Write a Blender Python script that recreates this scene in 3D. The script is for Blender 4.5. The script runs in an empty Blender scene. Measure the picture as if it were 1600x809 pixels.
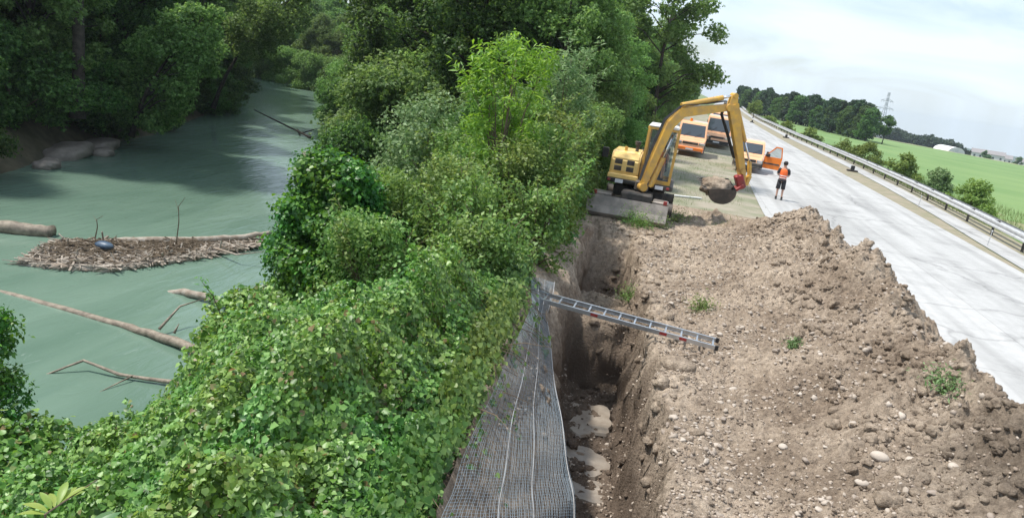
import bpy, math, random
import numpy as np
from mathutils import Vector, Matrix, Euler
R = math.radians
# ------------------------------------------------------------------ camera, world, sun
sc = bpy.context.scene
cam_d = bpy.data.cameras.new("camera"); cam = bpy.data.objects.new("camera", cam_d)
sc.collection.objects.link(cam); sc.camera = cam
cam_d.sensor_width = 36; cam_d.lens = 27.0; cam_d.clip_start = .1; cam_d.clip_end = 20000
cr = Vector((0.9652998, 0.21832927, 0.14327808)); cu = Vector((-0.19014272, 0.21153651, 0.95869601)); cf = Vector((-0.17900285, 0.95267236, -0.24570988))
cam.matrix_world = Matrix(((cr.x, cu.x, -cf.x, 0), (cr.y, cu.y, -cf.y, 0), (cr.z, cu.z, -cf.z, 4.4), (0, 0, 0, 1)))
sc.view_settings.view_transform = 'Standard'; sc.view_settings.look = 'None'
sc.view_settings.exposure = 0.68; sc.view_settings.gamma = 1.0; sc.view_settings.use_curve_mapping = False
SUN_EL, SUN_AZ = 63.0, -98.0          # azimuth from +Y, negative = to the left
w = bpy.data.worlds.new("World"); sc.world = w; w.use_nodes = True
nt = w.node_tree; nt.nodes.clear()
def wn(t, **k):
    n = nt.nodes.new(t)
    for a, b in k.items(): setattr(n, a, b)
    return n
out = wn('ShaderNodeOutputWorld'); bg = wn('ShaderNodeBackground'); bg.inputs[1].default_value = 0.11
sky = wn('ShaderNodeTexSky', sky_type='NISHITA'); sky.sun_disc = False
sky.sun_elevation = R(SUN_EL); sky.sun_rotation = R(360 + SUN_AZ); sky.air_density = 1.0; sky.dust_density = 1.5; sky.ozone_density = 1.0
tc = wn('ShaderNodeTexCoord'); sep = wn('ShaderNodeSeparateXYZ'); mx = wn('ShaderNodeMath', operation='MAXIMUM'); mx.inputs[1].default_value = .03
cmb = wn('ShaderNodeCombineXYZ'); L = nt.links.new
L(tc.outputs['Generated'], sep.inputs[0]); L(sep.outputs[0], cmb.inputs[0]); L(sep.outputs[1], cmb.inputs[1]); L(sep.outputs[2], mx.inputs[0]); L(mx.outputs[0], cmb.inputs[2])
L(cmb.outputs[0], sky.inputs[0])
# thin high cloud: noise on the direction projected on a cloud deck
dv = wn('ShaderNodeVectorMath', operation='DIVIDE'); c3 = wn('ShaderNodeCombineXYZ'); ad = wn('ShaderNodeMath', operation='ADD'); ad.inputs[1].default_value = .16
L(mx.outputs[0], ad.inputs[0])
for i in range(3): L(ad.outputs[0], c3.inputs[i])
L(cmb.outputs[0], dv.inputs[0]); L(c3.outputs[0], dv.inputs[1])
mp = wn('ShaderNodeMapping'); mp.inputs['Scale'].default_value = (2.2, 2.2, 7); mp.inputs['Rotation'].default_value = (0, 0, R(25)); mp.inputs['Location'].default_value = (1.3, .4, 0); L(cmb.outputs[0], mp.inputs[0])
no = wn('ShaderNodeTexNoise'); no.inputs['Scale'].default_value = 1.7; no.inputs['Detail'].default_value = 7; no.inputs['Roughness'].default_value = .55; no.inputs['Distortion'].default_value = .6; L(mp.outputs[0], no.inputs[0])
rp = wn('ShaderNodeMapRange'); rp.inputs[1].default_value = .34; rp.inputs[2].default_value = .62; rp.inputs[3].default_value = .12; rp.inputs[4].default_value = .97; L(no.outputs[0], rp.inputs[0])
mix = wn('ShaderNodeMix', data_type='RGBA'); mix.inputs[7].default_value = (5.7, 6.55, 7.4, 1)
L(rp.outputs[0], mix.inputs[0]); L(sky.outputs[0], mix.inputs[6]); L(mix.outputs[2], bg.inputs[0]); L(bg.outputs[0], out.inputs[0])
sd = bpy.data.lights.new("sun", 'SUN'); sd.energy = 3.2; sd.angle = R(3); sd.color = (1, .955, .88)
so = bpy.data.objects.new("sun", sd); sc.collection.objects.link(so)
sdir = Vector((math.sin(R(SUN_AZ)) * math.cos(R(SUN_EL)), math.cos(R(SUN_AZ)) * math.cos(R(SUN_EL)), math.sin(R(SUN_EL))))
so.rotation_euler = sdir.to_track_quat('Z', 'Y').to_euler()
sc.cycles.max_bounces = 8; sc.cycles.transparent_max_bounces = 8; sc.cycles.transmission_bounces = 4; sc.cycles.diffuse_bounces = 4; sc.cycles.glossy_bounces = 3
sc.cycles.use_denoising = True
C = sc.collection
rng = np.random.default_rng(7); random.seed(7)

# ------------------------------------------------------------------ helpers
def tag(o, label=None, cat=None, group=None, kind=None):
    if label: o['label'] = label
    if cat: o['category'] = cat
    if group: o['group'] = group
    if kind: o['kind'] = kind
    return o
def thing(name, label, cat, loc=(0, 0, 0), rz=0, group=None):
    o = bpy.data.objects.new(name, None); C.objects.link(o); o.empty_display_size = .2
    o.location = loc; o.rotation_euler = (0, 0, rz)
    return tag(o, label, cat, group)
def mesh_np(name, V, F, mat=None, parent=None, smooth=False, mats=None, midx=None):
    me = bpy.data.meshes.new(name)
    V = np.asarray(V, dtype=np.float32)
    if isinstance(F, np.ndarray):
        n, k = F.shape
        me.vertices.add(len(V)); me.vertices.foreach_set('co', V.ravel())
        me.loops.add(n * k); me.loops.foreach_set('vertex_index', F.astype(np.int32).ravel())
        me.polygons.add(n); me.polygons.foreach_set('loop_start', (np.arange(n) * k).astype(np.int32))
        me.polygons.foreach_set('loop_total', np.full(n, k, np.int32))
    else:
        me.from_pydata(V.tolist(), [], F)
    if mat: me.materials.append(mat)
    if smooth: me.polygons.foreach_set('use_smooth', np.ones(len(me.polygons), bool))
    me.update(calc_edges=True); me.validate()
    o = bpy.data.objects.new(name, me); C.objects.link(o)
    if parent: o.parent = parent
    return o
class MB:
    def __init__(s): s.v = []; s.f = []
    def add(s, V, F):
        b = len(s.v); s.v += [tuple(p) for p in V]; s.f += [tuple(b + i for i in f) for f in F]; return s
    def box(s, c, d, rot=(0, 0, 0), bev=0.0, top=1.0):
        hx, hy, hz = d[0] / 2, d[1] / 2, d[2] / 2; b = min(bev, hx * .9, hy * .9, hz * .9)
        M = Euler(rot).to_matrix(); c = Vector(c)
        if b <= 0:
            V = [(x * hx * (top if z > 0 else 1), y * hy * (top if z > 0 else 1), z * hz) for z in (-1, 1) for x, y in ((-1, -1), (1, -1), (1, 1), (-1, 1))]
            F = [(0, 3, 2, 1), (4, 5, 6, 7), (0, 1, 5, 4), (1, 2, 6, 5), (2, 3, 7, 6), (3, 0, 4, 7)]
        else:
            rings = [(-1, b), (-1 + b / hz, 0), (1 - b / hz, 0), (1, b)]; V = []
            for z, ins in rings:
                k = top if z > 0 else 1
                x0, y0 = hx * k - ins, hy * k - ins
                for (sx, sy) in ((-1, -1), (1, -1), (1, 1), (-1, 1)):
                    if sx * sy > 0: V += [(sx * x0, sy * (y0 - b), z * hz), (sx * (x0 - b), sy * y0, z * hz)] if (sx < 0) == (sy < 0) and False else []
                pts = [(-x0 + b, -y0), (x0 - b, -y0), (x0, -y0 + b), (x0, y0 - b), (x0 - b, y0), (-x0 + b, y0), (-x0, y0 - b), (-x0, -y0 + b)]
                V += [(px, py, z * hz) for px, py in pts]
            F = [tuple(range(7, -1, -1)), tuple(24 + i for i in range(8))]
            for r_ in range(3):
                for i in range(8): F.append((r_ * 8 + i, r_ * 8 + (i + 1) % 8, r_ * 8 + 8 + (i + 1) % 8, r_ * 8 + 8 + i))
        return s.add([c + M @ Vector(p) for p in V], F)
    def tube(s, pts, rad, n=8, cap=True, sx=1.0):
        pts = [Vector(p) for p in pts]; rad = rad if hasattr(rad, '__len__') else [rad] * len(pts); V = []; F = []
        up = Vector((0, 0, 1)); prev = None
        for i, p in enumerate(pts):
            t = (pts[min(i + 1, len(pts) - 1)] - pts[max(i - 1, 0)]).normalized()
            if prev is None:
                a = up if abs(t.z) < .9 else Vector((1, 0, 0)); x = t.cross(a).normalized()
            else: x = (prev - t * prev.dot(t)).normalized()
            prev = x; y = t.cross(x)
            for k in range(n):
                an = 2 * math.pi * k / n; V.append(p + (x * math.cos(an) * sx + y * math.sin(an)) * rad[i])
        for i in range(len(pts) - 1):
            for k in range(n): F.append((i * n + k, i * n + (k + 1) % n, (i + 1) * n + (k + 1) % n, (i + 1) * n + k))
        if cap: F += [tuple(range(n - 1, -1, -1)), tuple((len(pts) - 1) * n + k for k in range(n))]
        return s.add(V, F)
    def cyl(s, a, b, r, n=20, r2=None): return s.tube([a, b], [r, r if r2 is None else r2], n)
    def prism(s, poly, ax, lo, hi, shr=0.0):
        """poly: list of 2D points; ax 'x' -> (y,z) extruded along x; 'y' -> (x,z) along y"""
        n = len(poly); V = []
        for t in (lo, hi):
            for a, b in poly: V.append((t, a, b) if ax == 'x' else (a, t, b) if ax == 'y' else (a, b, t))
        F = [tuple(range(n)), tuple(range(2 * n - 1, n - 1, -1))] + [(i, n + i, n + (i + 1) % n, (i + 1) % n) for i in range(n)]
        return s.add(V, F)
    def beam(s, a, b, w_, h0, h1=None, side=Vector((0, 1, 0)), bev=.0):
        """box section beam from a to b; w_ width along 'side', height tapers"""
        a = Vector(a); b = Vector(b); t = (b - a).normalized(); h1 = h1 or h0
        sd_ = (side - t * side.dot(t)).normalized(); up = sd_.cross(t)
        V = []
        for p, h in ((a, h0), (b, h1)):
            for i, j in ((-1, -1), (1, -1), (1, 1), (-1, 1)): V.append(p + sd_ * (i * w_ / 2) + up * (j * h / 2))
        return s.add(V, [(0, 3, 2, 1), (4, 5, 6, 7), (0, 1, 5, 4), (1, 2, 6, 5), (2, 3, 7, 6), (3, 0, 4, 7)])
    def build(s, name, mat, parent=None, smooth=False, bevel=0.0):
        me = bpy.data.meshes.new(name); me.from_pydata([tuple(v) for v in s.v], [], s.f); me.materials.append(mat)
        if smooth: me.polygons.foreach_set('use_smooth', [True] * len(me.polygons))
        me.update()
        o = bpy.data.objects.new(name, me); C.objects.link(o)
        import bmesh
        bm = bmesh.new(); bm.from_mesh(me); bmesh.ops.recalc_face_normals(bm, faces=bm.faces)
        if bevel > 0: bmesh.ops.bevel(bm, geom=[e for e in bm.edges if len(e.link_faces) == 2 and e.calc_face_angle(0) > .5], offset=bevel, segments=2, affect='EDGES', clamp_overlap=True)
        bm.to_mesh(me); bm.free()
        if parent: o.parent = parent
        return o
def dup(root, loc=None, rz=None, scale=None, label=None, name=None):
    r = root.copy(); C.objects.link(r)
    if name: r.name = name
    if loc is not None: r.location = loc
    if rz is not None: r.rotation_euler = (0, 0, rz)
    if scale is not None: r.scale = scale
    if label: r['label'] = label
    for ch in list(root.children):
        c = ch.copy(); C.objects.link(c); c.parent = r
        for g in ch.children:
            d = g.copy(); C.objects.link(d); d.parent = c
    return r
# numpy noise
_P = np.random.default_rng(3).random((256, 256))
def vnoise(x, y):
    xi = np.floor(x).astype(int); yi = np.floor(y).astype(int); fx = x - xi; fy = y - yi
    fx = fx * fx * fx * (fx * (6 * fx - 15) + 10); fy = fy * fy * fy * (fy * (6 * fy - 15) + 10)
    a = _P[xi & 255, yi & 255]; b = _P[(xi + 1) & 255, yi & 255]; c = _P[xi & 255, (yi + 1) & 255]; d = _P[(xi + 1) & 255, (yi + 1) & 255]
    return (a * (1 - fx) + b * fx) * (1 - fy) + (c * (1 - fx) + d * fx) * fy * 1.0
def fbm(x, y, o=4, g=.5, ridge=False):
    x = np.asarray(x, float); y = np.asarray(y, float)
    t = 0; a = 1; s = 0
    for i in range(o):
        n = vnoise(x * 2 ** i + 17.3 * i, y * 2 ** i + 9.1 * i) * 2 - 1
        if ridge: n = 1 - 2 * abs(n)
        t = t + a * n; s += a; a *= g
    return t / s
def sm(a, b, x): t = np.clip((x - a) / (b - a), 0, 1); return t * t * (3 - 2 * t)

# ------------------------------------------------------------------ materials
def mat(name, col, rough=.6, metal=0, spec=.5, noise=0, nscale=5, col2=None, bump=0, bscale=30, coords='Object', detail=6, clear=0):
    m = bpy.data.materials.new(name); m.use_nodes = True; t = m.node_tree; b = t.nodes['Principled BSDF']
    b.inputs['Roughness'].default_value = rough; b.inputs['Metallic'].default_value = metal; b.inputs['Specular IOR Level'].default_value = spec
    b.inputs['Base Color'].default_value = (*col, 1); b.inputs['Coat Weight'].default_value = clear
    tcn = t.nodes.new('ShaderNodeTexCoord')
    if col2:
        n = t.nodes.new('ShaderNodeTexNoise'); n.inputs['Scale'].default_value = nscale; n.inputs['Detail'].default_value = detail; n.inputs['Roughness'].default_value = .6
        r = t.nodes.new('ShaderNodeMapRange'); r.inputs[1].default_value = .38; r.inputs[2].default_value = .62
        x = t.nodes.new('ShaderNodeMix'); x.data_type = 'RGBA'; x.inputs[6].default_value = (*col, 1); x.inputs[7].default_value = (*col2, 1)
        t.links.new(tcn.outputs[coords], n.inputs[0]); t.links.new(n.outputs[0], r.inputs[0]); t.links.new(r.outputs[0], x.inputs[0]); t.links.new(x.outputs[2], b.inputs['Base Color'])
    if bump:
        n2 = t.nodes.new('ShaderNodeTexNoise'); n2.inputs['Scale'].default_value = bscale; n2.inputs['Detail'].default_value = 8; n2.inputs['Roughness'].default_value = .65
        bp = t.nodes.new('ShaderNodeBump'); bp.inputs['Strength'].default_value = bump; bp.inputs['Distance'].default_value = .05
        t.links.new(tcn.outputs[coords], n2.inputs[0]); t.links.new(n2.outputs[0], bp.inputs['Height']); t.links.new(bp.outputs[0], b.inputs['Normal'])
    return m
def leaf_mat(name, c1, c2, c3, trans=.35, rough=.45, objvar=.25, patch=.0, spec=.35, dead=False):
    """colour per leaf (random per island) between three greens, a little shift per plant"""
    m = bpy.data.materials.new(name); m.use_nodes = True; t = m.node_tree; t.nodes.clear()
    N = lambda k: t.nodes.new(k); K = t.links.new
    o = N('ShaderNodeOutputMaterial'); g = N('ShaderNodeNewGeometry'); cr_ = N('ShaderNodeValToRGB')
    e = cr_.color_ramp.elements; e[0].color = (*c1, 1); e[1].color = (*c3, 1); e[0].position = .1; e[1].position = .95
    q = e.new(.55); q.color = (*c2, 1)
    if dead:
        q2 = e.new(.984); q2.color = (*c3, 1); q3 = e[-1]; q3.position = .99; q3.color = (.22, .17, .07, 1)
    K(g.outputs['Random Per Island'], cr_.inputs[0])
    oi = N('ShaderNodeObjectInfo'); hs = N('ShaderNodeHueSaturation'); mr = N('ShaderNodeMapRange'); mr.inputs[3].default_value = 1 - objvar; mr.inputs[4].default_value = 1 + objvar
    mr2 = N('ShaderNodeMapRange'); mr2.inputs[3].default_value = .485; mr2.inputs[4].default_value = .515
    K(oi.outputs['Random'], mr.inputs[0]); K(oi.outputs['Random'], mr2.inputs[0]); K(mr.outputs[0], hs.inputs['Value']); K(mr2.outputs[0], hs.inputs['Hue']); K(cr_.outputs[0], hs.inputs['Color'])
    col = hs.outputs[0]
    if patch:
        tcn = N('ShaderNodeTexCoord'); n = N('ShaderNodeTexNoise'); n.inputs['Scale'].default_value = patch; n.inputs['Detail'].default_value = 3
        h2 = N('ShaderNodeHueSaturation'); m3 = N('ShaderNodeMapRange'); m3.inputs[1].default_value = .35; m3.inputs[2].default_value = .65; m3.inputs[3].default_value = .475; m3.inputs[4].default_value = .525
        K(tcn.outputs['Object'], n.inputs[0]); K(n.outputs[0], m3.inputs[0]); K(m3.outputs[0], h2.inputs['Hue']); K(col, h2.inputs['Color']); col = h2.outputs[0]
    p = N('ShaderNodeBsdfPrincipled'); p.inputs['Roughness'].default_value = rough; p.inputs['Specular IOR Level'].default_value = spec; K(col, p.inputs['Base Color'])
    tr = N('ShaderNodeBsdfTranslucent'); h4 = N('ShaderNodeHueSaturation'); h4.inputs['Hue'].default_value = .48; h4.inputs['Value'].default_value = 1.5; h4.inputs['Saturation'].default_value = 1.1; K(col, h4.inputs['Color']); K(h4.outputs[0], tr.inputs[0])
    x = N('ShaderNodeMixShader'); x.inputs[0].default_value = trans; K(p.outputs[0], x.inputs[1]); K(tr.outputs[0], x.inputs[2]); K(x.outputs[0], o.inputs[0])
    return m
M = {}
M['vine'] = leaf_mat('vine_leaf', (.05, .135, .024), (.13, .285, .05), (.30, .49, .15), .38, .42, 0, .9, spec=.5, dead=True)
M['bindweed'] = leaf_mat('shrub_leaf_bright', (.085, .17, .035), (.14, .24, .055), (.23, .34, .10), .4, .45, .1)
M['shrub'] = leaf_mat('shrub_leaf', (.07, .15, .034), (.145, .265, .065), (.27, .40, .13), .4, .45, .15, .5)
M['ivy'] = leaf_mat('ivy_leaf', (.03, .095, .016), (.065, .175, .024), (.15, .30, .045), .32, .42, .05, .8, spec=.4)
M['limeleaf'] = leaf_mat('lime_leaf', (.12, .24, .03), (.20, .35, .05), (.30, .45, .10), .45, .45, 0)
M['grayleaf'] = leaf_mat('grey_leaf', (.10, .19, .065), (.17, .28, .11), (.27, .38, .19), .38, .5, .1)
M['forest'] = leaf_mat('forest_leaf', (.035, .09, .022), (.075, .16, .036), (.14, .25, .065), .48, .5, .3)
M['forestlight'] = leaf_mat('forest_leaf_light', (.085, .17, .042), (.15, .265, .072), (.235, .36, .12), .48, .5, .3)
M['pine'] = leaf_mat('needle', (.02, .05, .02), (.035, .08, .03), (.06, .11, .04), .2, .6, .3)
M['roadbush'] = leaf_mat('roadside_leaf', (.12, .19, .04), (.18, .27, .06), (.27, .36, .10), .35, .5, .2)
M['lance'] = leaf_mat('lance_leaf', (.08, .17, .07), (.11, .22, .09), (.15, .26, .12), .35, .4, 0)
M['lanceyellow'] = leaf_mat('yellow_lance_leaf', (.22, .32, .07), (.28, .38, .09), (.34, .44, .12), .4, .4, 0)
M['grassblade'] = leaf_mat('grass_blade', (.07, .12, .03), (.13, .19, .05), (.26, .27, .11), .3, .5, 0)
M['bark'] = mat('bark', (.035, .028, .022), .9, col2=(.075, .062, .05), nscale=6, bump=.8, bscale=14)
M['stem'] = mat('stem', (.09, .065, .04), .8, col2=(.15, .11, .07), nscale=9)
M['drift'] = mat('driftwood', (.25, .20, .155), .85, col2=(.42, .37, .31), nscale=4, bump=.6, bscale=25)
M['wetwood'] = mat('wet_wood', (.15, .12, .09), .6, col2=(.30, .25, .19), nscale=5, bump=.5, bscale=25)
M['mud'] = mat('bank_soil', (.07, .065, .04), .95, col2=(.13, .11, .07), nscale=1.5, bump=.6, bscale=6)
M['metal'] = mat('aluminium', (.62, .64, .66), .35, .85, col2=(.52, .54, .56), nscale=6)
M['galv'] = mat('galvanised_steel', (.60, .61, .62), .5, .35, col2=(.50, .51, .52), nscale=3)
M['wire'] = mat('mesh_wire', (.33, .42, .50), .5, .3)
M['red'] = mat('red_plastic', (.34, .03, .03), .5, col2=(.22, .05, .04), nscale=6)
M['yellow'] = mat('yellow_paint', (.70, .40, .06), .5, col2=(.50, .30, .09), nscale=3.5, clear=.05)
M['yellowpale'] = mat('pale_yellow_paint', (.90, .64, .23), .35, col2=(.82, .55, .19), nscale=2, clear=.2)
M['black'] = mat('black_paint', (.015, .015, .017), .45, col2=(.035, .033, .03), nscale=4)
M['dusty'] = mat('dusty_black', (.045, .042, .038), .7, col2=(.12, .10, .085), nscale=3)
M['steel'] = mat('worn_steel', (.22, .20, .18), .5, .5, col2=(.38, .33, .29), nscale=2.2, bump=.2)
M['bucketmet'] = mat('bucket_steel', (.08, .08, .08), .45, .5, col2=(.15, .13, .12), nscale=3)
M['white'] = mat('white_paint', (.75, .75, .73), .4)
M['orange'] = mat('orange_paint', (.85, .22, .02), .35, clear=.4, col2=(.78, .19, .02), nscale=2)
M['paleorange'] = mat('pale_orange_paint', (.90, .52, .30), .3, clear=.6, col2=(.88, .46, .24), nscale=1)
M['rubber'] = mat('tyre_rubber', (.02, .02, .02), .85, col2=(.06, .05, .045), nscale=5)
M['chrome'] = mat('chrome', (.7, .7, .72), .12, 1)
M['skin'] = mat('skin', (.50, .29, .21), .55)
M['vest'] = mat('orange_vest', (.95, .16, .03), .75)
M['cloth'] = mat('black_cloth', (.025, .025, .03), .9, col2=(.04, .04, .045), nscale=8)
M['hair'] = mat('dark_hair', (.02, .014, .01), .7)
M['bluebag'] = mat('blue_plastic', (.04, .075, .13), .45, col2=(.08, .12, .17), nscale=5)
M['amber'] = mat('amber_lens', (.9, .25, .02), .2)
M['plate'] = mat('plate_white', (.7, .72, .75), .4)
def glass_mat():
    m = mat('tinted_glass', (.05, .065, .08), .05, 0, .8); return m
M['glass'] = glass_mat()
gm = bpy.data.materials.new('cab_glass'); gm.use_nodes = True; t = gm.node_tree; t.nodes.clear()
o_ = t.nodes.new('ShaderNodeOutputMaterial'); a_ = t.nodes.new('ShaderNodeBsdfTransparent'); a_.inputs[0].default_value = (.62, .68, .68, 1); g_ = t.nodes.new('ShaderNodeBsdfGlossy'); g_.inputs['Roughness'].default_value = .03; m_ = t.nodes.new('ShaderNodeMixShader'); fr = t.nodes.new('ShaderNodeFresnel'); fr.inputs[0].default_value = 1.5
t.links.new(fr.outputs[0], m_.inputs[0]); t.links.new(a_.outputs[0], m_.inputs[1]); t.links.new(g_.outputs[0], m_.inputs[2]); t.links.new(m_.outputs[0], o_.inputs[0]); M['cabglass'] = gm
def dirt_mat():
    m = bpy.data.materials.new('excavated_soil'); m.use_nodes = True; t = m.node_tree; b = t.nodes['Principled BSDF']; N = lambda k: t.nodes.new(k); K = t.links.new
    b.inputs['Roughness'].default_value = .95; b.inputs['Specular IOR Level'].default_value = .15
    tcn = N('ShaderNodeTexCoord')
    n1 = N('ShaderNodeTexNoise'); n1.inputs['Scale'].default_value = .7; n1.inputs['Detail'].default_value = 5
    n2 = N('ShaderNodeTexNoise'); n2.inputs['Scale'].default_value = 9; n2.inputs['Detail'].default_value = 8; n2.inputs['Roughness'].default_value = .7
    r1 = N('ShaderNodeValToRGB'); e = r1.color_ramp.elements; e[0].position = .36; e[0].color = (.30, .24, .185, 1); e[1].position = .64; e[1].color = (.50, .42, .335, 1)
    r2 = N('ShaderNodeValToRGB'); e = r2.color_ramp.elements; e[0].position = .32; e[0].color = (.50, .47, .45, 1); e[1].position = .66; e[1].color = (1.22, 1.19, 1.16, 1)
    mm = N('ShaderNodeMix'); mm.data_type = 'RGBA'; mm.blend_type = 'MULTIPLY'; mm.inputs[0].default_value = 1
    K(tcn.outputs['Object'], n1.inputs[0]); K(tcn.outputs['Object'], n2.inputs[0]); K(n1.outputs[0], r1.inputs[0]); K(n2.outputs[0], r2.inputs[0]); K(r1.outputs[0], mm.inputs[6]); K(r2.outputs[0], mm.inputs[7])
    # damp, darker soil dug out last lies low on the heap's road side
    dp = N('ShaderNodeVectorMath'); dp.operation = 'DISTANCE'; dp.inputs[1].default_value = (4.4, 8.2, 1.0); K(tcn.outputs['Object'], dp.inputs[0]); dn = N('ShaderNodeMath'); dn.operation = 'MULTIPLY_ADD'; dn.inputs[1].default_value = 2.4; K(n1.outputs[0], dn.inputs[0]); K(dp.outputs['Value'], dn.inputs[2]); dr_ = N('ShaderNodeMapRange'); dr_.inputs[1].default_value = 1.9; dr_.inputs[2].default_value = 3.0; dr_.inputs[3].default_value = .62; dr_.inputs[4].default_value = 1; K(dn.outputs[0], dr_.inputs[0]); dm = N('ShaderNodeMix'); dm.data_type = 'RGBA'; dm.blend_type = 'MULTIPLY'; dm.inputs[0].default_value = 1; K(mm.outputs[2], dm.inputs[6]); K(dr_.outputs[0], dm.inputs[7]); mm = dm
    # soil colour fades to dark brown with depth below ground level
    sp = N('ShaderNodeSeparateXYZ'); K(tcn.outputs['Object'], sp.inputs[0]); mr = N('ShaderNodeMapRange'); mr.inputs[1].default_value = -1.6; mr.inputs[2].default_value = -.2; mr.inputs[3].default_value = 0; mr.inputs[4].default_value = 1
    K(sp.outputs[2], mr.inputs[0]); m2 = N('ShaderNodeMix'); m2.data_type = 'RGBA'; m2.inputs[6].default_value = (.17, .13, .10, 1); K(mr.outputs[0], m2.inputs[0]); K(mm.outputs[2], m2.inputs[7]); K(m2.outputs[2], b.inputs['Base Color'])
    v = N('ShaderNodeTexVoronoi'); v.inputs['Scale'].default_value = 22; K(tcn.outputs['Object'], v.inputs[0])
    n3 = N('ShaderNodeTexNoise'); n3.inputs['Scale'].default_value = 24; n3.inputs['Detail'].default_value = 8; n3.inputs['Roughness'].default_value = .7; K(tcn.outputs['Object'], n3.inputs[0])
    b1 = N('ShaderNodeBump'); b1.inputs['Strength'].default_value = 1; b1.inputs['Distance'].default_value = .06; K(n3.outputs[0], b1.inputs['Height'])
    b2 = N('ShaderNodeBump'); b2.invert = True; b2.inputs['Strength'].default_value = .5; b2.inputs['Distance'].default_value = .02; K(v.outputs[0], b2.inputs['Height']); K(b1.outputs[0], b2.inputs['Normal']); K(b2.outputs[0], b.inputs['Normal'])
    return m
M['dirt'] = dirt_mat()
def stone_mat(name, a, b_, c):
    m = bpy.data.materials.new(name); m.use_nodes = True; t = m.node_tree; b = t.nodes['Principled BSDF']; N = lambda k: t.nodes.new(k); K = t.links.new
    g = N('ShaderNodeNewGeometry'); r = N('ShaderNodeValToRGB'); e = r.color_ramp.elements; e[0].color = (*a, 1); e[1].color = (*c, 1); q = e.new(.6); q.color = (*b_, 1)
    K(g.outputs['Random Per Island'], r.inputs[0]); K(r.outputs[0], b.inputs['Base Color']); b.inputs['Roughness'].default_value = .9; b.inputs['Specular IOR Level'].default_value = .2
    tcn = N('ShaderNodeTexCoord'); n = N('ShaderNodeTexNoise'); n.inputs['Scale'].default_value = 30; n.inputs['Detail'].default_value = 5; bp = N('ShaderNodeBump'); bp.inputs['Strength'].default_value = .4; bp.inputs['Distance'].default_value = .01
    K(tcn.outputs['Object'], n.inputs[0]); K(n.outputs[0], bp.inputs['Height']); K(bp.outputs[0], b.inputs['Normal'])
    return m
M['gravel'] = stone_mat('gravel_stone', (.16, .125, .095), (.30, .24, .19), (.50, .43, .36))
M['cobble'] = stone_mat('pale_stone', (.30, .25, .21), (.40, .34, .28), (.48, .42, .36))
def water_mat():
    m = bpy.data.materials.new('river_water'); m.use_nodes = True; t = m.node_tree; b = t.nodes['Principled BSDF']; N = lambda k: t.nodes.new(k); K = t.links.new
    b.inputs['Roughness'].default_value = .15; b.inputs['IOR'].default_value = 1.33; b.inputs['Specular IOR Level'].default_value = .5
    tcn = N('ShaderNodeTexCoord'); mp = N('ShaderNodeMapping'); mp.inputs['Rotation'].default_value = (0, 0, R(-25)); mp.inputs['Scale'].default_value = (1.1, .28, 1); K(tcn.outputs['Object'], mp.inputs[0])
    n = N('ShaderNodeTexNoise'); n.inputs['Scale'].default_value = .5; n.inputs['Detail'].default_value = 6; n.inputs['Distortion'].default_value = .7; K(mp.outputs[0], n.inputs[0])
    r = N('ShaderNodeValToRGB'); e = r.color_ramp.elements; e[0].position = .3; e[0].color = (.105, .172, .13, 1); e[1].position = .75; e[1].color = (.155, .232, .18, 1)
    K(n.outputs[0], r.inputs[0])
    f = N('ShaderNodeTexNoise'); f.inputs['Scale'].default_value = 1.7; f.inputs['Detail'].default_value = 9; f.inputs['Roughness'].default_value = .72; f.inputs['Distortion'].default_value = 1.6; K(mp.outputs[0], f.inputs[0])
    fr_ = N('ShaderNodeMapRange'); fr_.inputs[1].default_value = .63; fr_.inputs[2].default_value = .80; fr_.inputs[4].default_value = .55; K(f.outputs[0], fr_.inputs[0])
    x = N('ShaderNodeMix'); x.data_type = 'RGBA'; x.inputs[7].default_value = (.40, .46, .43, 1); K(fr_.outputs[0], x.inputs[0]); K(r.outputs[0], x.inputs[6]); K(x.outputs[2], b.inputs['Base Color'])
    w1 = N('ShaderNodeTexNoise'); w1.inputs['Scale'].default_value = 2.6; w1.inputs['Detail'].default_value = 7; w1.inputs['Distortion'].default_value = 1.0; K(mp.outputs[0], w1.inputs[0])
    bp = N('ShaderNodeBump'); bp.inputs['Strength'].default_value = .4; bp.inputs['Distance'].default_value = .08; K(w1.outputs[0], bp.inputs['Height']); K(bp.outputs[0], b.inputs['Normal'])
    return m
M['water'] = water_mat()
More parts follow.
